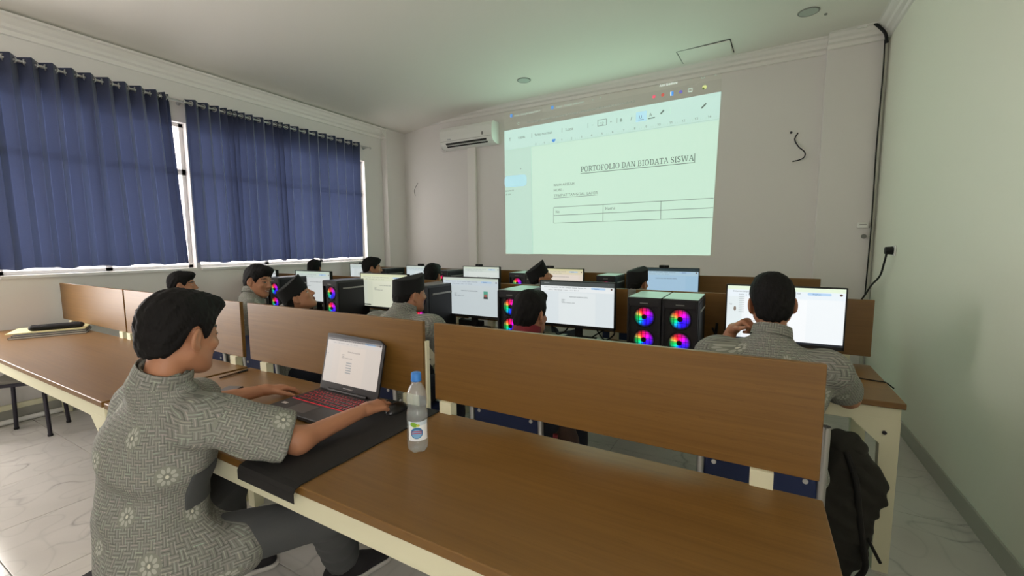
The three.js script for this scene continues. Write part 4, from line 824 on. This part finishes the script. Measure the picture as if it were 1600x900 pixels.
// ------------------------------------------------------------------ a seated student
function person(label, s) {
  const o = thing('person', label, 'person'), fine = s.fine || 0;
  const HM = new THREE.Matrix4().makeRotationFromEuler(new THREE.Euler(s.pitch || 0, s.yaw || 0, s.roll || 0, 'YXZ')).multiply(new THREE.Matrix4().makeScale(s.hs || 0.91, s.hs || 0.91, s.hs || 0.91)).setPosition(...s.head);
  const hp = (p) => V(...p).applyMatrix4(HM).toArray();
  const by = s.bodyYaw || 0, R = (v) => [v[0] * Math.cos(by) + v[2] * Math.sin(by), v[1], -v[0] * Math.sin(by) + v[2] * Math.cos(by)];
  const W = s.shoulder || 0.165, neck = s.neck || add3(hp([0, -0.12, 0.05]), [0, -0.01, 0.02]);
  const pel = s.pelvis || [s.head[0] * 1 + R([0, 0, 0.13])[0], 0.572, s.head[2] + R([0, 0, 0.13])[2]];
  const sR = s.shR || add3(neck, R([W, -0.06, 0.015])), sL = s.shL || add3(neck, R([-W, -0.06, 0.015]));
  const deskY = 0.785, eR = s.elR || [...add3(sR, R([0.05, -0.2, -0.13]))], eL = s.elL || add3(sL, R([-0.05, -0.2, -0.13]));
  const wR = s.wrR || (() => { const d = R([-0.06, 0, -0.2]); return [eR[0] + d[0], deskY, eR[2] + d[2]]; })(), wL = s.wrL || (() => { const d = R([0.06, 0, -0.2]); return [eL[0] + d[0], deskY, eL[2] + d[2]]; })();
  const hipR = s.hipR || add3(pel, R([0.085, -0.02, -0.02])), hipL = s.hipL || add3(pel, R([-0.085, -0.02, -0.02]));
  const kR = s.knR || add3(hipR, R([0.05, 0.0, -0.4])), kL = s.knL || add3(hipL, R([-0.05, 0.0, -0.4])), aR = s.anR || add3([kR[0], 0.085, kR[2]], R([0, 0, 0.03])), aL = s.anL || add3([kL[0], 0.085, kL[2]], R([0, 0, 0.03]));
  const chest = s.chest || lerp3(pel, neck, 0.62), belly = s.belly || lerp3(pel, neck, 0.28);
  const up = V(...neck).sub(V(...pel)).normalize(), side = V(...sR).sub(V(...sL)).normalize(), fwd = V(0, 0, 0).crossVectors(side, up).normalize(); side.crossVectors(up, fwd);
  const Q = new THREE.Quaternion().setFromRotationMatrix(new THREE.Matrix4().makeBasis(side, up, fwd));
  const B = s.bulk || 1;
  // body: torso, neck, arms, legs as one surface; head and hands on finer grids
  const armR = [cone(sR, eR, 0.045 * B, 0.036), cone(eR, wR, 0.036, 0.024)], armL = [cone(sL, eL, 0.045 * B, 0.036), cone(eL, wL, 0.036, 0.024)];
  const skinBody = blend([ell(pel, [0.13 * B, 0.1, 0.1], Q), ell(belly, [0.115 * B, 0.14, 0.085], Q), ell(chest, [0.13 * B, 0.15, 0.095], Q), cone(sR, sL, 0.045, 0.045), cone(neck, hp([0, -0.07, 0.036]), 0.048, 0.046), ...armR, ...armL, cone(hipR, kR, 0.068, 0.05), cone(hipL, kL, 0.068, 0.05), cone(kR, aR, 0.05, 0.032), cone(kL, aL, 0.05, 0.032)], 0.035);
  const pts = [neck, pel, chest, sR, sL, eR, eL, wR, wL, kR, kL, aR, aL, hp([0, -0.07, 0.04])];
  const geos = [surface(skinBody, ...bounds(pts, 0.17), fine ? 0.011 : 0.015, () => SK)];
  const hc = [hp([-0.1, -0.14, -0.13]), hp([0.1, 0.14, 0.12]), hp([0.1, -0.14, -0.13]), hp([-0.1, 0.14, 0.12]), hp([0, -0.14, 0.1]), hp([0, 0.14, -0.1])];
  const inv = HM.clone().invert();
  geos.push(surface(within(headField, HM), ...bounds(hc, 0.012), fine ? 0.0032 : 0.0055, (x, y, z) => { const p = V(x, y, z).applyMatrix4(inv); return headColour(p.x, p.y, p.z, s.smile); }));
  const hands = { R: s.handR || {}, L: s.handL || {} };
  for (const k of ['R', 'L']) {
    const w = k === 'R' ? wR : wL, e = k === 'R' ? eR : eL, h = hands[k], d = h.dir || [w[0] - e[0], Math.min(0, w[1] - e[1]) * 0.3 - 0.02, w[2] - e[2]];
    const m = frame(w, d, h.back || [0, 1, 0], k === 'R' ? false : true);           // thumb towards the body's middle
    m.multiply(new THREE.Matrix4().makeScale(0.93, 0.93, 0.93));
    const tip = V(0, 0, 0.2).applyMatrix4(m).toArray(), pp = [w, tip, ...[[0.08, 0, 0.06], [-0.06, 0, 0.06], [0, -0.09, 0.08], [0, 0.03, 0.08]].map((p) => V(...p).applyMatrix4(m).toArray())];
    geos.push(surface(within(blend([handField(h.curl || relaxed, h.spread ?? 0.12), cone([0, 0, 0.006], [0, 0, -0.05], 0.024, 0.027)], 0.014), m), ...bounds(pp, 0.02), fine ? 0.0032 : 0.0055, () => SK));
  }
  part('body', mergeGeometries(geos), M.skin, o);
  // hair and cap
  const hb = bounds([...hc, hp([0, 0.17, 0]), hp([0, 0.1, -0.15]), hp([0, 0.1, 0.15])], 0.03);
  const h0 = hairField(s.cap ? 0 : s.hair ?? 0.004, s.fringe ?? 0), hf = within(s.cap ? (x, y, z) => Math.max(h0(x, y, z), y - 0.03 + (z + 0.03) * 0.16) : h0, HM);
  const cap = s.cap ? within(capField(s.cap), HM) : null;
  const hg = surface(hf, ...hb, fine ? 0.0045 : 0.0065); part('hair', boxUV(hg), M.hair, o).geometry.computeVertexNormals();
  o.children.at(-1).geometry = withUV(hg);
  if (cap) part('cap', withUV(surface(cap, ...hb, 0.006)), M.velvet, o);
  // shirt with short sleeves, open neck and collar
  const cutR = lerp3(sR, eR, s.sleeve || 0.8), cutL = lerp3(sL, eL, s.sleeve || 0.8), loose = s.loose ?? 0.02;
  const tor = blend([ell(pel, [0.135 * B + loose, 0.115, 0.115 + loose], Q), ell(belly, [0.122 * B + loose, 0.15, 0.095 + loose], Q), ell(chest, [0.137 * B + loose, 0.155, 0.1 + loose], Q), cone(sR, sL, 0.05 + loose * 0.5, 0.05 + loose * 0.5), cone(neck, add3(neck, [(hp([0, -0.07, 0.036])[0] - neck[0]) * 0.38, (hp([0, -0.07, 0.036])[1] - neck[1]) * 0.38, (hp([0, -0.07, 0.036])[2] - neck[2]) * 0.38]), 0.078, 0.066), ...(s.drape || []).map((d) => ell(d[0], d[1], Q))], 0.05);
  const slR = cone(sR, lerp3(sR, eR, 1.1), 0.06 + loose * 0.3, 0.06 + loose * (s.flare ?? 0.9)), slL = cone(sL, lerp3(sL, eL, 1.1), 0.06 + loose * 0.3, 0.06 + loose * (s.flare ?? 0.9));
  const inR = cone(lerp3(sR, eR, 0.6), lerp3(sR, eR, 1.3), 0.04, 0.05 + loose * 0.6), inL = cone(lerp3(sL, eL, 0.6), lerp3(sL, eL, 1.3), 0.04, 0.05 + loose * 0.6);
  const pl = (c, d) => { const n = V(...d).normalize(); return (x, y, z) => (x - c[0]) * n.x + (y - c[1]) * n.y + (z - c[2]) * n.z; };
  const pR = pl(cutR, [eR[0] - sR[0], eR[1] - sR[1], eR[2] - sR[2]]), pL = pl(cutL, [eL[0] - sL[0], eL[1] - sL[1], eL[2] - sL[2]]);
  const nk = V(...hp([0, -0.07, 0.036])).sub(V(...neck)).normalize(), neckHole = cone(add3(neck, nk.clone().multiplyScalar(0.058).toArray()), add3(neck, nk.clone().multiplyScalar(0.2).toArray()), 0.05, 0.075);
  const hem = s.hem ?? pel[1] - 0.07, fold = s.fold ?? 0.0035;
  const shirt = (x, y, z) => {
    let d = tor(x, y, z); d = smin(d, Math.max(slR(x, y, z), pR(x, y, z)), 0.03); d = smin(d, Math.max(slL(x, y, z), pL(x, y, z)), 0.03);
    d += fold * Math.sin(x * 34 + y * 21 - z * 12) * Math.sin(y * 17 + z * 38 + x * 8) + fold * 0.6 * Math.sin(y * 55 + x * 25 + z * 30);
    return Math.max(d, -inR(x, y, z), -inL(x, y, z), -neckHole(x, y, z), hem - y);
  };
  const sg = surface(shirt, ...bounds([neck, pel, chest, belly, sR, sL, cutR, cutL, ...(s.drape || []).map((d) => d[0])], 0.22), fine ? 0.0085 : 0.013);
  // uv in metres: round the torso, round each sleeve
  const p = sg.attributes.position, ix = sg.index.array, P2 = new Float32Array(ix.length * 3), N2 = new Float32Array(ix.length * 3), U2 = new Float32Array(ix.length * 2), nn = sg.attributes.normal, v = V();
  const axes = [[pel, V(...up), V(...fwd), V(...side), 0.165], ...[[sR, eR], [sL, eL]].map(([a, b]) => { const d = V(...b).sub(V(...a)).normalize(), q = V(0, 1, 0).cross(d).normalize(); return [a, d, V(0, 0, 0).crossVectors(d, q), q, 0.075]; })];
  for (let t = 0; t < ix.length; t += 3) {
    const c = [0, 0, 0]; for (let k = 0; k < 3; k++) { c[0] += p.getX(ix[t + k]) / 3; c[1] += p.getY(ix[t + k]) / 3; c[2] += p.getZ(ix[t + k]) / 3; }
    const along = (A, B) => ((c[0] - A[0]) * (B[0] - A[0]) + (c[1] - A[1]) * (B[1] - A[1]) + (c[2] - A[2]) * (B[2] - A[2])) / dist3(A, B) ** 2;
    const a = slR(...c) < tor(...c) - 0.002 && along(sR, eR) > 0.12 ? 1 : slL(...c) < tor(...c) - 0.002 && along(sL, eL) > 0.12 ? 2 : 0, [org, ax, e1, e2, r] = axes[a], us = [];
    for (let k = 0; k < 3; k++) {
      const i = ix[t + k], j = t + k; P2.set([p.getX(i), p.getY(i), p.getZ(i)], j * 3); N2.set([nn.getX(i), nn.getY(i), nn.getZ(i)], j * 3);
      v.set(p.getX(i) - org[0], p.getY(i) - org[1], p.getZ(i) - org[2]); us.push([Math.atan2(v.dot(e2), v.dot(e1)), v.dot(ax)]);
    }
    for (let k = 1; k < 3; k++) { if (us[k][0] - us[0][0] > Math.PI) us[k][0] -= 2 * Math.PI; if (us[k][0] - us[0][0] < -Math.PI) us[k][0] += 2 * Math.PI; }
    us.forEach(([q, y], k) => U2.set([q * r + a * 0.13, y + a * 0.21], (t + k) * 2));
  }
  const fg = new THREE.BufferGeometry(); fg.setAttribute('position', new THREE.BufferAttribute(P2, 3)); fg.setAttribute('normal', new THREE.BufferAttribute(N2, 3)); fg.setAttribute('uv', new THREE.BufferAttribute(U2, 2));
  part('shirt', fg, s.shirtMat || M.batik, o);
  if (s.patch) {
    const { c, r, mat } = s.patch, q = V(...c), sd = (x, y, z) => { v.set(x - c[0], y - c[1], z - c[2]); return Math.max(Math.abs(v.dot(up)) - r[0], Math.abs(v.dot(fwd)) - r[1], -v.dot(side) - 0.08); };
    part('undershirt', withUV(surface((x, y, z) => Math.max(Math.abs(shirt(x, y, z)) - 0.005, sd(x, y, z)), ...bounds([c], 0.16), 0.005)), mat, o);
  }
  { // standing collar
    const c0 = V(...add3(neck, nk.clone().multiplyScalar(0.03).toArray())), cg = new THREE.LatheGeometry([[0.071, 0], [0.069, 0.02], [0.065, 0.042], [0.0615, 0.042], [0.063, 0.02], [0.066, 0]].map((q) => new THREE.Vector2(...q)), 40);
    cg.scale(1, s.collar ?? 1, 1.06); cg.applyQuaternion(new THREE.Quaternion().setFromUnitVectors(V(0, 1, 0), nk)); cg.translate(c0.x, c0.y, c0.z); const uv = cg.attributes.uv; for (let i = 0; i < uv.count; i++) uv.setXY(i, uv.getX(i) * 0.42, uv.getY(i) * 0.08);
    part('collar', cg, s.collarMat || s.shirtMat || M.batik, o);
  }
  // trousers and shoes
  const tr = blend([ell(pel, [0.14 * B, 0.105, 0.11], Q), cone(hipR, kR, 0.088, 0.068), cone(hipL, kL, 0.088, 0.068)], 0.03), shR = cone(kR, lerp3(kR, aR, 1.05), 0.066, s.hemW || 0.056), shL = cone(kL, lerp3(kL, aL, 1.05), 0.066, s.hemW || 0.056);
  const qR = pl(lerp3(kR, aR, 0.9), [aR[0] - kR[0], aR[1] - kR[1], aR[2] - kR[2]]), qL = pl(lerp3(kL, aL, 0.9), [aL[0] - kL[0], aL[1] - kL[1], aL[2] - kL[2]]);
  const trou = (x, y, z) => smin(smin(tr(x, y, z), Math.max(shR(x, y, z), qR(x, y, z)), 0.03), Math.max(shL(x, y, z), qL(x, y, z)), 0.03) + 0.003 * Math.sin(x * 30 + y * 48 + z * 18);
  part('trousers', withUV(surface(trou, ...bounds([pel, hipR, hipL, kR, kL, aR, aL], 0.14), fine ? 0.011 : 0.017)), s.trousers || M.darkTrousers, o);
  [[aR, s.toeR || R([0.05, 0, -1])], [aL, s.toeL || R([-0.05, 0, -1])]].forEach(([a, d]) => {
    const q = V(d[0], 0, d[2]).normalize(), P = (f, y, w = 0) => [a[0] + q.x * f - q.z * w, y, a[2] + q.z * f + q.x * w], lim = (f) => (x, y, z) => Math.max(f(x, y, z), 0.022 - y);
    const up_ = lim(blend([cone(P(-0.045, 0.045), P(0.06, 0.05), 0.04, 0.04), cone(P(0.06, 0.045), P(0.165, 0.035), 0.043, 0.034), cone(P(-0.03, 0.06), P(-0.01, 0.1), 0.04, 0.038)], 0.03)), so = (x, y, z) => Math.max(blend([cone(P(-0.045, 0.02), P(0.06, 0.02), 0.042, 0.042), cone(P(0.06, 0.02), P(0.17, 0.02), 0.046, 0.038)], 0.02)(x, y, z), y - 0.024, 0.001 - y);
    const bb = bounds([P(-0.06, 0), P(0.18, 0), P(0, 0.13)], 0.06), sh = part('shoe', withUV(surface(up_, ...bb, fine ? 0.005 : 0.009)), M.shoe, o);
    part('sole', withUV(surface(so, ...bb, fine ? 0.005 : 0.009)), M.sole, sh);
    if (fine) part('laces', [0, 1, 2, 3].map((i) => tube([P(0.05 + i * 0.022, 0.085 - i * 0.006, -0.02), P(0.05 + i * 0.022, 0.093 - i * 0.0065), P(0.05 + i * 0.022, 0.085 - i * 0.006, 0.02)], 0.003, 8, 6)), M.blackMatte, sh);
  });
  return o;
}
function withUV(g) { const n = g.attributes.normal, h = g.toNonIndexed(); const nn = h.attributes.normal.array.slice(); boxUV(h); h.setAttribute('normal', new THREE.BufferAttribute(nn, 3)); return h; }

// the boy at the laptop
person('boy in grey patterned shirt leaning over the black laptop, one hand on the mouse', {
  fine: 1, head: [-1.465, 1.137, -0.615], yaw: 0.2, pitch: -0.16, hs: 0.97, hair: 0.01, fringe: 0.012, neck: [-1.49, 0.995, -0.56], chest: [-1.53, 0.80, -0.56], belly: [-1.55, 0.62, -0.54], pelvis: [-1.515, 0.49, -0.54],
  shR: [-1.345, 0.91, -0.605], shL: [-1.655, 0.925, -0.58], elR: [-1.215, 0.795, -0.80], wrR: [-1.228, 0.797, -1.075], elL: [-1.83, 0.795, -0.84], wrL: [-1.795, 0.79, -1.04],
  handR: { dir: [0.07, -0.06, -1], back: [0.25, 1, 0.1], curl: grip }, handL: { dir: [0.18, -0.1, -1], back: [-0.1, 1, 0.1], curl: relaxed },
  hipR: [-1.47, 0.492, -0.54], hipL: [-1.64, 0.492, -0.52], drape: [[[-1.43, 0.47, -0.58], [0.11, 0.11, 0.13]], [[-1.37, 0.47, -0.67], [0.085, 0.095, 0.09]]], knR: [-1.26, 0.47, -0.91], anR: [-1.44, 0.09, -1.12], knL: [-1.83, 0.48, -0.9], anL: [-1.90, 0.09, -0.88], toeR: [0.35, 0, -1], toeL: [0.75, 0, -1],
  bulk: 1.05, loose: 0.036, flare: 0.75, sleeve: 0.86, hem: 0.37, fold: 0.005, trousers: M.trousers, hemW: 0.07, patch: { c: [-1.37, 0.70, -0.61], r: [0.058, 0.048], mat: M.trousers },
});
person('student almost hidden behind the nearest boy, only dark hair showing', { head: [-4.2, 1.07, -1.8], yaw: -0.6, neck: [-4.2, 0.95, -1.74], pelvis: [-4.2, 0.572, -1.7] });
person('smiling boy with short dark hair turned towards the camera', { head: [-3.2, 1.135, -1.86], yaw: -1.25, pitch: -0.12, roll: 0.1, smile: true, shoulder: 0.145, hs: 0.93, hair: 0.01, neck: [-3.23, 1.02, -1.82], pelvis: [-3.2, 0.572, -1.72], bodyYaw: -0.5 });
person('boy in profile tilting his pointed black cap back', { head: [-2.74, 1.045, -1.86], yaw: -0.72, pitch: 0.5, cap: 1.05, shoulder: 0.145, neck: [-2.8, 0.935, -1.82], pelvis: [-2.7, 0.572, -1.72], bodyYaw: -0.2 });
person('boy in a flat black cap seen from behind, left of the portrait photo monitor', { head: [-1.735, 1.115, -1.88], yaw: -0.3, cap: 0.85, neck: [-1.755, 1.005, -1.83], pelvis: [-1.76, 0.572, -1.74], loose: 0.03, shoulder: 0.19, shR: [-1.54, 0.95, -1.83], elR: [-1.45, 0.74, -1.95] });
person('student with dark hair and red collar before the white page', { head: [-0.945, 1.055, -1.87], yaw: -0.15, hair: 0.008, neck: [-0.955, 0.935, -1.82], pelvis: [-0.94, 0.572, -1.74], shirtMat: M.maroon, collarMat: M.redCloth, collar: 1.3 });
person('boy in the right corner seen from behind, cheek resting on his fist', {
  fine: 1, head: [0.067, 1.165, -1.95], yaw: 0.08, roll: 0.06, hs: 0.93, hair: 0.002, neck: [0.067, 1.02, -1.885], pelvis: [0.08, 0.572, -1.80], shL: [-0.12, 0.965, -1.87], shR: [0.25, 0.945, -1.87], elL: [-0.15, 0.81, -2.08], wrL: [-0.068, 1.035, -2.05], elR: [0.362, 0.768, -2.17], wrR: [0.37, 0.79, -2.385],
  handL: { dir: [0.55, 0.5, 0.35], back: [-0.6, 0.7, -0.3], curl: fist }, handR: { dir: [0.12, -0.08, -1], curl: relaxed }, sleeve: 0.64, loose: 0.03, flare: 0.4, bulk: 1.12, collar: 0.9,
});
person('front row student behind the pale monitor, one ear and hair showing', { head: [-4.66, 1.115, -3.4], yaw: 0.5, neck: [-4.66, 1.0, -3.36], pelvis: [-4.65, 0.572, -3.28] });
person('front row student with dark hair nearest the corner column', { head: [-3.7, 1.145, -3.42], yaw: -0.7, neck: [-3.71, 1.03, -3.38], pelvis: [-3.72, 0.572, -3.3], hair: 0.01 });
person('front row student with dark hair before the half covered monitor', { head: [-2.84, 1.085, -3.42], yaw: 0.2, neck: [-2.84, 0.96, -3.38], pelvis: [-2.84, 0.572, -3.3], hair: 0.01, hs: 0.95 });
person('front row boy in profile with a pointed black cap tipped back', { head: [-1.63, 1.105, -3.42], yaw: -0.95, pitch: 0.42, cap: 1.1, neck: [-1.66, 0.99, -3.38], pelvis: [-1.62, 0.572, -3.3], bodyYaw: -0.2 });
person('front row boy with a round black cap seen from behind', { head: [-0.79, 1.095, -3.42], yaw: -0.35, cap: 0.95, neck: [-0.8, 0.985, -3.37], pelvis: [-0.8, 0.572, -3.3] });

// ------------------------------------------------------------------ backpack on the floor at the desk end
{
  const o = thing('backpack', 'dark worn backpack standing on the floor at the right desk end', 'backpack');
  const mat = std({ color: rgb(0.13, 0.125, 0.1), roughness: 0.9 }), c = [0.355, 0, -2.17];
  const A = (x, y, z) => [c[0] + x, y * 0.95, c[2] + z];
  const f0 = blend([ell(A(0, 0.2, 0), [0.115, 0.2, 0.1]), ell(A(0.0, 0.36, 0.01), [0.12, 0.2, 0.1]), ell(A(0.01, 0.54, 0.01), [0.085, 0.1, 0.08]), ell(A(0.08, 0.43, 0.01), [0.075, 0.1, 0.085]), ell(A(-0.03, 0.28, 0.08), [0.085, 0.15, 0.05])], 0.05);
  const f = (x, y, z) => Math.max(f0(x, y, z) + 0.006 * Math.sin(x * 60 + y * 30) * Math.sin(y * 42 - z * 50) + 0.003 * Math.sin(y * 95 + x * 40), 0.003 - y);
  part('bag_body', withUV(surface(f, ...bounds([A(0, 0, 0), A(0, 0.66, 0)], 0.22), 0.009)), mat, o);
  part('flap', withUV(surface((x, y, z) => ell(A(0.005, 0.6, 0.0), [0.075, 0.055, 0.075])(x, y, z) + 0.004 * Math.sin(x * 90 + z * 60), ...bounds([A(0, 0.6, 0)], 0.12), 0.008)), mat, o);
  const strap = std({ color: rgb(0.075, 0.07, 0.065), roughness: 0.9 });
  part('handle', tube([A(-0.03, 0.62, -0.04), A(-0.1, 0.63, -0.02), A(-0.135, 0.6, 0.0), A(-0.13, 0.57, 0.01), A(-0.1, 0.585, 0.02), A(-0.04, 0.6, 0.03)], 0.013, 40, 10), strap, o);
  part('shoulder_strap', tube([A(0.0, 0.6, 0.08), A(0.03, 0.5, 0.115), A(0.05, 0.35, 0.115), A(0.07, 0.22, 0.1), A(0.085, 0.12, 0.09), A(0.06, 0.06, 0.095)], 0.011, 40, 8), strap, o);
  part('loose_strap', tube([A(0.085, 0.25, 0.09), A(0.11, 0.2, 0.11), A(0.125, 0.17, 0.11)], 0.006, 14, 8), strap, o);
  part('loose_strap', tube([A(0.0, 0.03, 0.1), A(0.05, 0.012, 0.14), A(0.09, 0.008, 0.1), A(0.12, 0.009, 0.05)], 0.008, 24, 8), strap, o);
  part('loose_strap', tube([A(-0.06, 0.03, 0.11), A(-0.03, 0.01, 0.17), A(0.0, 0.008, 0.24), A(0.01, 0.008, 0.3)], 0.006, 24, 8), strap, o);
}
{ // bag hanging at the chair right of the bottle
  const o = thing('shoulder_bag', 'small brown bag with a red strap hanging beside the chair', 'bag'), c = [-0.655, 0.55, -1.62];
  part('pouch', withUV(surface((x, y, z) => ell(c, [0.05, 0.11, 0.07])(x, y, z) + 0.005 * Math.sin(x * 80 + y * 60), ...bounds([c], 0.14), 0.009)), std({ color: rgb(0.2, 0.12, 0.09), roughness: 0.9 }), o);
  part('strap', tube([[c[0] - 0.02, 0.63, c[2] + 0.06], [c[0] - 0.03, 0.5, c[2] + 0.075], [c[0] - 0.03, 0.44, c[2] + 0.06]], 0.011, 16, 8), M.redCloth, o);
}
renderer.render(scene, camera);
